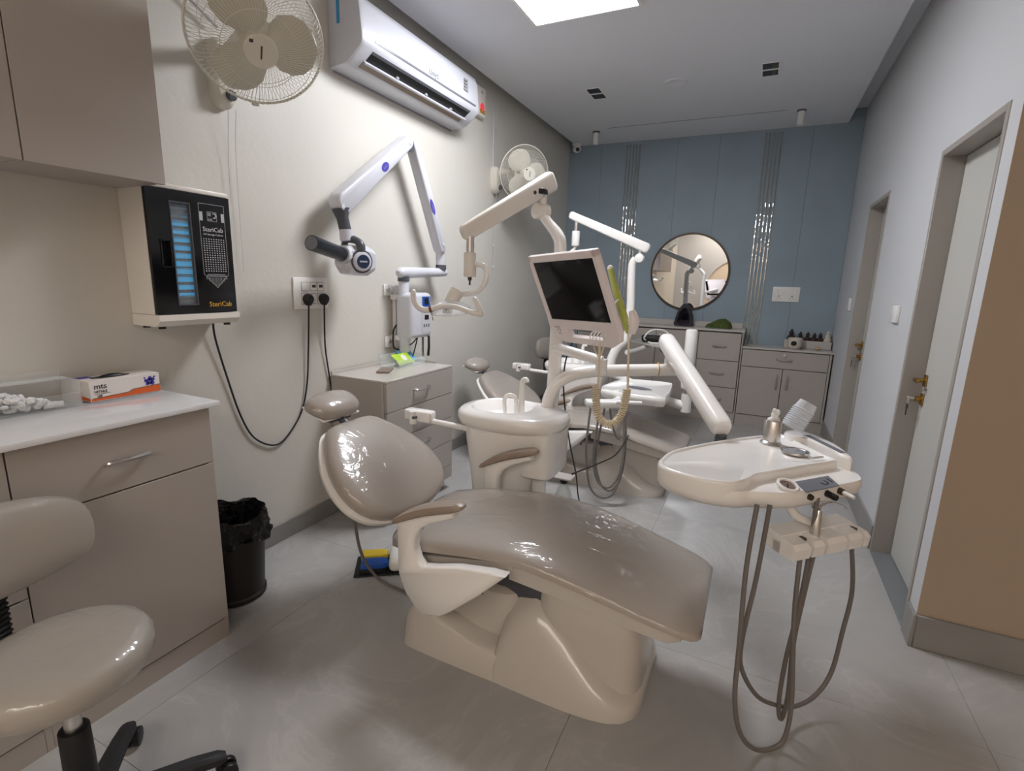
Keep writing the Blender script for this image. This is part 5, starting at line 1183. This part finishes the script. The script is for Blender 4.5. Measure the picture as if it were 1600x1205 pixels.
# ================================================================== operating lights
def box_arm(m, a, b, w0, h0, w1, h1):
    a, b = V(*a), V(*b); d = (b-a).normalized(); s_ = d.cross(V(0, 0, 1)).normalized(); u_ = s_.cross(d); L = (b-a).length; R = []
    for q, k in ((-0.02, 0.55), (-0.012, 0.85), (0.0, 1), (L, 1), (L+0.012, 0.85), (L+0.02, 0.55)):
        f_ = min(1, max(0, q/L)); w, h = w0+(w1-w0)*f_, h0+(h1-h0)*f_
        R.append([a+d*q+s_*x*k+u_*y*k for x, y, _ in se(0, 0, 0, w/2, h/2, 24, 5)])
    return m.rings(R)
t = thing('operating_light', 'cream dental operating light on a long jointed arm above the first chair', 'dental light', (1.11, 2.33, 1.74))
la, lb = (1.128, 2.365, 1.795), (0.908, 1.965, 1.532)
m = MB(); box_arm(m, la, lb, 0.06, 0.090, 0.052, 0.068); arm = m.build('arm', M['ivory'], t)
d_ = (V(*lb)-V(*la)).normalized()
m = MB(); q = V(*la)+d_*0.13; s_ = d_.cross(V(0, 0, 1)).normalized()
for sg in (-1, 1): m.cyl(q+s_*sg*0.026, q+s_*sg*0.0295, 0.009, n=12)
m.build('arm_screw', M['bronze'], arm)
m = MB(); m.box(1.08, 1.135, 2.27, 2.33, 1.728, 1.752, 0.004, 1); m.build('arm_slot', M['black'], arm)
hx, hy = 0.925, 1.972
MB().cyl((hx, hy, 1.44), (hx, hy, 1.515), 0.0175, n=18).build('pivot_tube', M['steel'], t)
MB().cyl((hx, hy, 1.345), (hx, hy, 1.448), 0.027, n=24, bev=0.003).build('swivel_sleeve', M['ivory'], t)
MB().tube([(hx, hy, 1.348), (hx, hy, 1.330)], [0.010, 0.008], 10).cyl((hx, hy, 1.335), (hx, hy, 1.31), 0.004).build('swivel_bolt', M['bronze'], t)
MB().tube([(hx+0.018, hy+0.005, 1.40), (hx+0.055, hy+0.02, 1.395), (hx+0.072, hy+0.025, 1.36), (hx+0.062, hy+0.01, 1.31), (hx+0.03, hy-0.02, 1.278), (hx-0.01, hy-0.05, 1.272), (hx-0.03, hy-0.06, 1.274)], [0.012, 0.012, 0.0125, 0.012, 0.011, 0.011, 0.011], 12, smooth=5).build('curved_tube', M['gloss_white'], t)
hc = V(0.895, 1.865, 1.222)
MB().cyl(hc+V(0.012, 0.035, 0.065), hc+V(-0.008, 0.005, 0.008), 0.031, 0.027, n=24, bev=0.004).build('lamp_housing', M['ivory'], t)
m = MB(); m.M = Matrix.Translation(hc) @ Matrix.Rotation(0.12, 4, 'X')
m.lathe([(0.014, 0.025), (0.05, 0.014), (0.08, -0.006), (0.092, -0.026), (0.09, -0.028), (0.076, -0.010), (0.045, 0.006), (0.0, 0.012)], n=32); m.build('reflector', M['lens_clear'], t)
m = MB(); m.M = Matrix.Translation(hc) @ Matrix.Rotation(0.12, 4, 'X'); m.lathe([(0.089, -0.027), (0.06, -0.034), (0.0, -0.038)], n=32, cap0=False, cap1=False); m.build('lens_cover', M['lens_clear'], t)
m = MB(); m.box(hc.x-0.02, hc.x+0.02, hc.y-0.035, hc.y-0.015, hc.z-0.03, hc.z+0.006, 0.003, 1); bh = m.build('bulb_holder', M['ivory'], t)
m = MB().cyl((hc.x, hc.y-0.036, hc.z-0.012), (hc.x, hc.y-0.034, hc.z-0.012), 0.006); m.build('bulb_socket', M['bronze'], bh)
rv = V(0.902, 0.431, 0); fv = V(0.43, -0.902, 0)
def hq(a, b, z): return hc+rv*a+fv*b+V(0, 0, z)
m = MB(); m.tube([hq(-0.142, 0.085, 0.058), hq(-0.138, 0.085, 0.02), hq(-0.115, 0.085, -0.008), hq(-0.08, 0.085, -0.014), hq(-0.03, 0.088, 0.002), hq(0.03, 0.088, 0.002), hq(0.085, 0.085, -0.016), hq(0.128, 0.083, -0.025), hq(0.135, 0.083, -0.018), hq(0.122, 0.083, 0.012), hq(0.108, 0.083, 0.036)], [0.0115, 0.0115, 0.0125, 0.0125, 0.011, 0.011, 0.011, 0.012, 0.012, 0.011, 0.010], 12, smooth=4, round_end=True); hd = m.build('handle', M['white'], t)
m = MB(); m.tube([hq(-0.076, 0.085, -0.013), hq(-0.066, 0.086, -0.010)], 0.013, 12); m.build('tape_wrap', mat('brown_tape', (120, 70, 54), rough=0.6), hd)
m = MB(); m.tube([hq(-0.07, 0.086, 0.0), hq(-0.076, 0.086, 0.03), hq(-0.074, 0.086, 0.04)], 0.0018, 5, smooth=2); m.tube([hq(-0.068, 0.09, -0.02), hq(-0.06, 0.095, -0.055)], 0.0022, 5); m.build('tie_wire', M['steel'], hd)
m = MB()
for a_ in (-0.06, 0.06): m.tube([hq(a_, 0.086, -0.006), hq(a_*0.9, 0.03, -0.002), hq(a_*0.7, 0.0, 0.01)], 0.005, 8, smooth=2)
m.build('handle_strut', M['white'], t)

# second unit: light post, arm and light
t = thing('operating_light', 'white operating light arm and post of the second unit, in front of the blue wall', 'dental light', (1.17, 4.05, 0.742))
MB().tube([(1.05, 4.02, 0.66), (1.055, 4.03, 0.74), (1.09, 4.04, 0.83), (1.155, 4.05, 0.91), (1.172, 4.05, 1.0), (1.172, 4.05, 1.157), (1.16, 4.05, 1.44), (1.166, 4.05, 1.50), (1.185, 4.05, 1.525)], [0.038, 0.038, 0.036, 0.035, 0.033, 0.032, 0.030, 0.029, 0.027], 16, smooth=4).build('post', M['white'], t)
MB().cyl((1.215, 4.02, 1.53), (1.215, 4.08, 1.53), 0.034, n=24, bev=0.004).build('swivel_disc', M['white'], t)
MB().cyl((1.215, 4.05, 1.53), (1.215, 4.05, 1.60), 0.018, n=14).build('arm_spigot', M['steel'], t)
m = MB(); box_arm(m, (1.26, 4.06, 1.605), (0.66, 4.03, 1.855), 0.055, 0.075, 0.05, 0.06); m.build('arm', M['white'], t)
MB().cyl((0.70, 4.03, 1.70), (0.70, 4.03, 1.82), 0.016, n=12).build('pivot_tube', M['steel'], t)
MB().cyl((0.70, 4.03, 1.62), (0.70, 4.03, 1.735), 0.032, n=20, bev=0.003).build('swivel_sleeve', M['white'], t)
MB().tube([(0.70, 4.03, 1.625), (0.695, 4.03, 1.60), (0.66, 4.02, 1.56), (0.645, 4.0, 1.49), (0.67, 3.95, 1.46)], 0.0135, 10, smooth=4).build('curved_tube', M['white'], t)
hc2 = V(0.69, 3.92, 1.415)
m = MB(); m.cyl(hc2+V(-0.01, 0.02, 0.05), hc2, 0.03, n=16); m.build('lamp_housing', M['white'], t)
m = MB(); m.M = Matrix.Translation(hc2); m.lathe([(0.0, 0.01), (0.05, 0.004), (0.085, -0.02), (0.083, -0.024), (0.0, -0.012)], n=24); m.build('reflector', M['white'], t)
m = MB(); m.tube([hc2+V(-0.13, -0.06, 0.03), hc2+V(-0.1, -0.075, -0.02), hc2+V(0, -0.09, -0.01), hc2+V(0.1, -0.075, -0.02), hc2+V(0.13, -0.06, 0.03)], 0.01, 8, smooth=3); m.tube([hc2+V(0, -0.09, -0.01), hc2], 0.006, 6); m.build('handle', M['white'], t)

# second unit: delivery arm, tray, side tray and hoses
t = thing('delivery_arm', 'white delivery arm of the second unit, ending behind the near bent tube', 'arm', (1.0, 3.98, 0.70))
MB().tube([(1.0, 3.96, 0.66), (1.25, 3.85, 0.60), (1.45, 3.72, 0.545), (1.68, 3.70, 0.50)], 0.032, 14, smooth=4).build('tube', M['white'], t)
MB().cyl((1.69, 3.70, 0.46), (1.69, 3.70, 0.59), 0.036, n=18).build('swivel_post', M['white'], t)
MB().cyl((1.69, 3.70, 0.585), (1.69, 3.70, 0.625), 0.033, n=18).build('metal_ring', M['steel'], t)
MB().cyl((1.685, 3.71, 0.622), (1.682, 3.715, 0.76), 0.043, n=20, bev=0.012).build('joint_cap', M['white'], t)
t = thing('instrument_tray_unit', 'white delivery tray of the second unit, seen under the bent tube of the first', 'delivery unit', (1.4, 3.45, 0.62))
q = [(1.20, 3.22), (1.58, 3.16), (1.62, 3.25), (1.60, 3.62), (1.55, 3.72), (1.30, 3.70), (1.22, 3.6)]
MB().pillow((0, 0, 0.655), (1, 0, 0), (0, 1, 0), q, [(0.86, -0.07), (0.95, -0.06), (1.0, -0.03), (0.99, -0.006), (0.965, 0.0), (0.93, -0.008), (0.2, -0.008)], 3).build('tray_body', M['gloss_white'], t, sharp=55)
MB().pillow((1.40, 3.42, 0.65), (1, -0.2, 0), (0.2, 1, 0), [(-0.085, 0), (-0.04, 0.03), (0.04, 0.032), (0.10, 0), (0.04, -0.032), (-0.04, -0.03)], [(1, 0), (1, 0.002)], 3).build('grey_pad', M['panel_grey'], t)
m = MB().box(1.17, 1.40, 2.96, 3.05, 0.592, 0.632, 0.01, 2, rot=(0, 0, 0.5)); m.cyl((1.36, 3.0, 0.63), (1.50, 3.06, 0.63), 0.012); m.build('handpiece_holder', M['white'], t)
MB().tube([(1.32, 3.03, 0.612), (1.33, 3.15, 0.61), (1.35, 3.26, 0.61)], 0.02, 10).build('holder_stem', M['white'], t)
for pts in ([(1.223, 2.93, 0.59), (1.222, 2.90, 0.45), (1.227, 2.88, 0.314), (1.266, 2.86, 0.125), (1.337, 2.872, 0.058), (1.41, 2.91, 0.098), (1.437, 2.96, 0.283), (1.42, 3.0, 0.45), (1.415, 3.03, 0.60)],
            [(1.275, 2.95, 0.59), (1.272, 2.93, 0.50), (1.268, 2.90, 0.30), (1.30, 2.89, 0.16), (1.36, 2.90, 0.115), (1.41, 2.93, 0.16), (1.432, 2.96, 0.28), (1.425, 3.0, 0.45), (1.42, 3.02, 0.60)],
            [(1.30, 2.965, 0.59), (1.285, 2.95, 0.45), (1.276, 2.92, 0.28), (1.315, 2.91, 0.14), (1.37, 2.92, 0.09), (1.42, 2.95, 0.14), (1.438, 2.98, 0.28), (1.43, 3.01, 0.45), (1.40, 3.02, 0.60)],
            [(1.33, 2.98, 0.59), (1.345, 2.99, 0.50), (1.375, 2.995, 0.42), (1.40, 3.0, 0.40)]):
    MB().tube(pts, 0.0068, 8, smooth=5).build('hose', M['hose'], t)
t = thing('side_tray', 'thin white side tray on the second unit post in front of the blue back cabinets', 'tray', (1.3, 4.5, 0.84))
m = MB(); m.prism([(1.107, 4.435, 0.845), (1.46, 4.08, 0.845), (1.49, 4.60, 0.845), (1.15, 4.83, 0.845)], (0, 0, 0.012)); tp = m.build('plate', M['greystone'], t)
MB().tube([(1.17, 4.05, 0.80), (1.2, 4.2, 0.80), (1.3, 4.4, 0.835)], 0.02, 10).build('support_arm', M['white'], t)
MB().tube([(1.46, 4.14, 0.80), (1.60, 4.06, 0.80), (1.66, 3.99, 0.83)], 0.022, 10).ball((1.50, 4.10, 0.80), 0.034).cyl((1.655, 3.96, 0.76), (1.655, 3.96, 1.02), 0.042, bev=0.012).build('side_joint', M['white'], t)
t = thing('curing_handpiece', 'black handpiece with white looped cable on the thin white side tray', 'handpiece', (1.33, 4.45, 0.858))
MB().box(1.20, 1.46, 4.40, 4.50, 0.8575, 0.915, 0.022, 3, rot=(0, 0, 0.25)).build('body', M['black'], t)
MB().tube([(1.25, 4.40, 0.866), (1.24, 4.34, 0.90), (1.29, 4.38, 0.96), (1.38, 4.46, 0.955), (1.43, 4.46, 0.90), (1.41, 4.36, 0.866), (1.33, 4.27, 0.864), (1.28, 4.33, 0.864)], 0.007, 8, smooth=5).build('cable', M['white'], t)

# bottle below the spittoon and cables on the floor
t = thing('water_bottle', 'clear plastic bottle with black cap hanging beside the near spittoon column', 'bottle', (1.295, 2.285, 0.15))
bx, by = 1.295, 2.285
MB().lathe([(0.0, 0.0), (0.035, 0.0), (0.044, 0.01), (0.046, 0.07), (0.042, 0.12), (0.03, 0.155), (0.018, 0.175), (0.016, 0.195), (0.0, 0.195)], (bx, by, 0.17), 28).build('bottle_body', M['water'], t)
MB().lathe([(0.0, 0), (0.019, 0), (0.02, 0.03), (0.0, 0.031)], (bx, by, 0.355), 20).build('cap', M['black'], t)
MB().box(bx-0.06, bx+0.05, by-0.05, by+0.03, 0.386, 0.396, 0.003, 1).build('hanger_plate', M['greystone'], t)
tag(MB().tube([(1.33, 2.30, 0.403), (1.38, 2.60, 0.37), (1.42, 2.82, 0.36), (1.44, 2.99, 0.41), (1.445, 3.02, 0.43)], 0.004, 6, smooth=4).build('cable', M['rubber'], loc=(1.4, 2.7, 0.36)), 'thin black cable stretched between the water bottle bracket and the far hoses', 'cable')

# foot control
t = thing('foot_pedal', 'white foot control with yellow and blue pedals on black plate, floor beside chair base', 'foot control', (0.62, 1.72, 0))
R_ = Matrix.Translation((0.62, 1.735, 0)) @ Matrix.Rotation(0.62, 4, 'Z')
def fb(*a, **k): 
    q = MB(); q.M = R_; return q.box(*a, **k)
fb(-0.135, 0.14, -0.09, 0.09, 0.001, 0.008, bev=0.003, seg=1).build('base_plate', M['rubber'], t)
fb(-0.11, 0.005, 0.008, 0.072, 0.008, 0.03).build('pedal_riser', M['black'], t); fb(-0.11, 0.005, -0.072, -0.01, 0.008, 0.032).build('pedal_riser', M['black'], t)
q = MB(); q.M = R_; q.pillow((-0.05, 0.04, 0.03), (1, 0, 0), (0, 1, 0), [(-0.06, -0.032), (0.04, -0.032), (0.062, -0.018), (0.062, 0.018), (0.04, 0.032), (-0.06, 0.032)], [(1, 0), (1, 0.014), (0.92, 0.02), (0.2, 0.02)], 0); q.build('yellow_pedal', M['yellow'], t, label='yellow pedal')
q = MB(); q.M = R_; q.pillow((-0.045, -0.042, 0.032), (1, 0, 0), (0, 1, 0), [(-0.06, -0.032), (0.04, -0.032), (0.062, -0.018), (0.062, 0.018), (0.04, 0.032), (-0.06, 0.032)], [(1, 0), (1, 0.014), (0.92, 0.02), (0.2, 0.02)], 0); q.build('blue_pedal', M['bluep'], t, label='blue pedal')
fb(0.02, 0.13, -0.085, 0.085, 0.008, 0.07, bev=0.025, seg=3).build('housing', M['white'], t)

# ================================================================== back cabinets and what stands on them
FY = 5.42
def back_fronts(t, items):
    for kind, x0, x1, z0, z1, hd in items:
        f = MB().box(x0+0.003, x1-0.003, FY-0.018, FY, z0+0.003, z1-0.003, 0.001, 1).build(kind, M['laminate'], t)
        if hd == 'h':
            xc, zc = (x0+x1)/2, (z0+z1)/2+0.01
            bow_handle((xc-0.06, FY-0.018, zc), (xc+0.06, FY-0.018, zc), (0, -0.024, -0.004), 0.006).build('handle', M['steel'], f)
        elif hd in ('l', 'r'):
            xx = x0+0.045 if hd == 'l' else x1-0.045
            bow_handle((xx, FY-0.018, z1-0.19), (xx, FY-0.018, z1-0.06), (0, -0.024, 0), 0.006).build('handle', M['steel'], f)
t = thing('sideboard_cabinet', 'tall greige back cabinet with doors and three drawers under the round mirror', 'cabinet', (1.3, 5.56, 0))
MB().box(0.30, 1.978, FY+0.001, Y1-0.0085, 0.0, 0.905).build('carcass', M['laminate_dark'], t)
MB().box(1.960, 1.980, FY-0.018, Y1-0.0085, 0.0, 0.905, 0.001, 1).build('side_panel', M['laminate'], t)
MB().box(0.30, 1.975, FY-0.006, FY+0.001, 0.0, 0.105).build('plinth', M['laminate'], t)
MB().box(0.28, 1.988, FY-0.03, Y1-0.0085, 0.905, 0.925, 0.002, 1).build('top_panel', M['greystone'], t)
MB().box(0.28, 1.955, Y1-0.02, Y1-0.0085, 0.925, 0.975, 0.001, 1).build('upstand', M['greystone'], t)
back_fronts(t, [('door', 0.31, 0.735, 0.108, 0.895, 'r'), ('door', 0.735, 1.155, 0.108, 0.895, 'l'), ('door', 1.155, 1.571, 0.108, 0.895, 'l'), ('drawer', 1.571, 1.973, 0.619, 0.895, 'h'), ('drawer', 1.571, 1.973, 0.352, 0.619, 'h'), ('drawer', 1.571, 1.973, 0.108, 0.352, 'h')])
t = thing('sideboard_cabinet', 'lower greige back cabinet with lockable drawer over two doors in the right corner', 'cabinet', (2.36, 5.56, 0))
MB().box(1.984, X1-0.014, FY+0.001, Y1-0.0085, 0.0, 0.757).build('carcass', M['laminate_dark'], t)
MB().box(1.984, X1-0.013, FY-0.006, FY+0.001, 0.0, 0.105).build('plinth', M['laminate'], t)
MB().box(1.984, X1-0.001, FY-0.03, Y1-0.0085, 0.757, 0.776, 0.002, 1).build('top_panel', M['greystone'], t)
MB().box(X1-0.03, X1-0.0135, FY-0.015, FY, 0.105, 0.757).build('filler_strip', M['laminate'], t)
back_fronts(t, [('drawer', 1.984, 2.714, 0.585, 0.752, 'h'), ('door', 1.984, 2.35, 0.108, 0.585, 'r'), ('door', 2.35, 2.714, 0.108, 0.585, 'l')])
m = MB().cyl((2.35, FY-0.018, 0.722), (2.35, FY-0.03, 0.722), 0.014); lk = m.build('lock', M['steel'], t); MB().box(2.345, 2.355, FY-0.034, FY-0.0305, 0.694, 0.726, 0.001, 1).build('key', M['steel'], lk)

t = thing('round_mirror', 'large round mirror with thin dark frame on the blue wall', 'mirror', (1.386, Y1, 1.475))
m = MB(); R = []
for r, y in ((0.393, Y1-0.002), (0.393, Y1-0.024), (0.389, Y1-0.028), (0.380, Y1-0.028), (0.376, Y1-0.024), (0.376, Y1-0.010), (0.376, Y1-0.002)):
    R.append([(1.386+r*math.cos(2*PI*k/72), y, 1.475+r*math.sin(2*PI*k/72)) for k in range(72)])
R.append(R[0]); m.rings(R, False, False).build('frame', M['bronze'], t)
m = MB(); m.rings([[(1.386+0.377*math.cos(2*PI*k/72), y, 1.475+0.377*math.sin(2*PI*k/72)) for k in range(72)] for y in (Y1-0.003, Y1-0.012)]); m.build('mirror_glass', M['mirror'], t)

# geode, moss stone, shelf ornaments
t = thing('amethyst_geode', 'dark purple arched geode standing on the tall back cabinet before the mirror', 'geode', (1.39, 5.56, 0.925))
out = [(-0.085, 0), (-0.088, 0.06), (-0.072, 0.13), (-0.045, 0.19), (-0.01, 0.225), (0.02, 0.22), (0.05, 0.19), (0.075, 0.12), (0.085, 0.05), (0.083, 0)]
m = MB().pillow((1.395, 5.60, 0.926), (1, 0, 0), (0, 0, 1), out, [(0.85, -0.05), (0.97, -0.03), (1, 0.0), (1.0, 0.04), (0.94, 0.06), (0.72, 0.062), (0.62, 0.05), (0.52, 0.015), (0.3, -0.005), (0.05, -0.01)], 3, (0, 0.085)); m.v = [(x, y, max(z, 0.9255)) for x, y, z in m.v]; m.build('rind', M['geode'], t)
m = MB(); rng = random.Random(9)
for k in range(60):
    a = rng.uniform(0, 2*PI); r = rng.uniform(0.1, 0.58); x, z = 0.075*r*math.cos(a), 0.09+0.085*r*math.sin(a)
    h = rng.uniform(0.012, 0.03); p = V(1.395+x, 5.60-0.004, 0.926+z); d_ = V(rng.uniform(-0.4, 0.4), -1, rng.uniform(-0.4, 0.4)).normalized()
    m.cyl(p, p+d_*h, 0.007, 0.0006, n=5)
m.build('crystals', M['amethyst'], t)['kind'] = 'stuff'
m = MB(); rng = random.Random(4); R = []
for z, k in ((0.0, 1.0), (0.012, 1.03), (0.025, 0.95), (0.042, 0.78), (0.058, 0.58), (0.072, 0.36), (0.08, 0.15), (0.082, 0.02)):
    R.append([(1.75+(0.135 if math.cos(a) < 0 else 0.105)*k*math.cos(a)+0.030*(z/0.08)+rng.uniform(-0.005, 0.005)*min(1, k*3), 5.56+0.062*k*math.sin(a)+rng.uniform(-0.004, 0.004)*min(1, k*3), 0.9255+(0 if z == 0 else z*(1.0+0.12*math.sin(4*a+1))+rng.uniform(-0.004, 0.006))) for a in [2*PI*i/48 for i in range(48)]])
tag(m.rings(R).build('moss_stone', M['moss'], loc=(1.75, 5.56, 0.9255)), 'dark green mossy mound lying on the tall back cabinet right of the geode', 'ornament')
t = thing('display_step', 'low greige display step at the right end of the lower back cabinet', 'shelf', (2.55, 5.63, 0.776))
MB().box(2.34, X1-0.012, 5.58, Y1-0.001, 0.777, 0.85, 0.002, 1).build('step', M['greystone'], t)
t = thing('ceramic_burner', 'cream ceramic pot with an opening, in front of the small busts', 'pot', (2.425, 5.515, 0.777))
m = MB().lathe([(0.0, 0), (0.044, 0), (0.054, 0.01), (0.06, 0.05), (0.062, 0.085), (0.064, 0.10), (0.058, 0.10), (0.05, 0.06), (0.0, 0.05)], (2.425, 5.515, 0.777), 28); b = m.build('pot', M['ceramic'], t)
m = MB().pillow((2.415, 5.455, 0.828), (1, 0.1, 0), (0, 0, 1), [(-0.022, -0.012), (-0.024, 0.008), (-0.012, 0.022), (0.012, 0.022), (0.022, 0.008), (0.02, -0.012), (0, -0.02)], [(1, 0.0), (1, 0.004)]); m.build('pot_opening', M['black'], b)
def bust(x, y, z, label, s=1.0):
    t = thing('figurine', label, 'figurine', (x, y, z), 'dark busts on the display step')
    MB().lathe([(0.0, 0), (0.026*s, 0), (0.03*s, 0.012*s), (0.022*s, 0.03*s), (0.012*s, 0.036*s), (0.0, 0.036*s)], (x, y, z), 16).build('shoulders', M['dark_bust'], t)
    MB().ball((x, y, z+0.05*s), 0.018*s, 0.018*s, 0.02*s, 12, 8).build('head', M['dark_bust'], t)
    MB().ball((x, y, z+0.073*s), 0.0085*s, None, 0.008*s, 8, 6).build('topknot', M['dark_bust'], t)
for x, y, z, s, lab in ((2.395, 5.635, 0.8505, 1.25, 'largest dark bust, on the display step behind the ceramic pot'), (2.472, 5.645, 0.8505, 1.0, 'dark bust on the display step, second from left, just right of the ceramic pot'), (2.535, 5.645, 0.8505, 1.0, 'reddish dark bust on the display step, third from left'), (2.59, 5.64, 0.8505, 0.95, 'dark bust on the display step, fourth from left'), (2.64, 5.64, 0.8505, 1.0, 'dark bust on the display step, last before the white figurine')):
    bust(x, y, z, lab, s)
t = thing('white_figurine', 'small white stepped figurine at right end of the display step', 'figurine', (2.70, 5.635, 0.8505))
MB().lathe([(0.0, 0), (0.032, 0), (0.033, 0.012), (0.028, 0.016), (0.028, 0.03), (0.022, 0.036), (0.02, 0.06), (0.014, 0.066), (0.016, 0.08), (0.012, 0.096), (0.0, 0.102)], (2.698, 5.635, 0.8505), 18).build('statue', M['ceramic'], t)
m = MB()
for k in range(8):
    a = 2*PI*k/8; m.ball((2.698+0.026*math.cos(a), 5.635+0.026*math.sin(a), 0.8505+0.022), 0.007, None, 0.007, 8, 5)
m.build('petal_ring', M['ceramic'], t)
tag(MB().ball((2.62, 5.52, 0.791), 0.026, 0.02, 0.0135, 16, 8).build('pebble', M['tan_stone'], loc=(2.62, 5.52, 0.777)), 'small tan pebble on the lower back cabinet in front of the display step', 'stone')
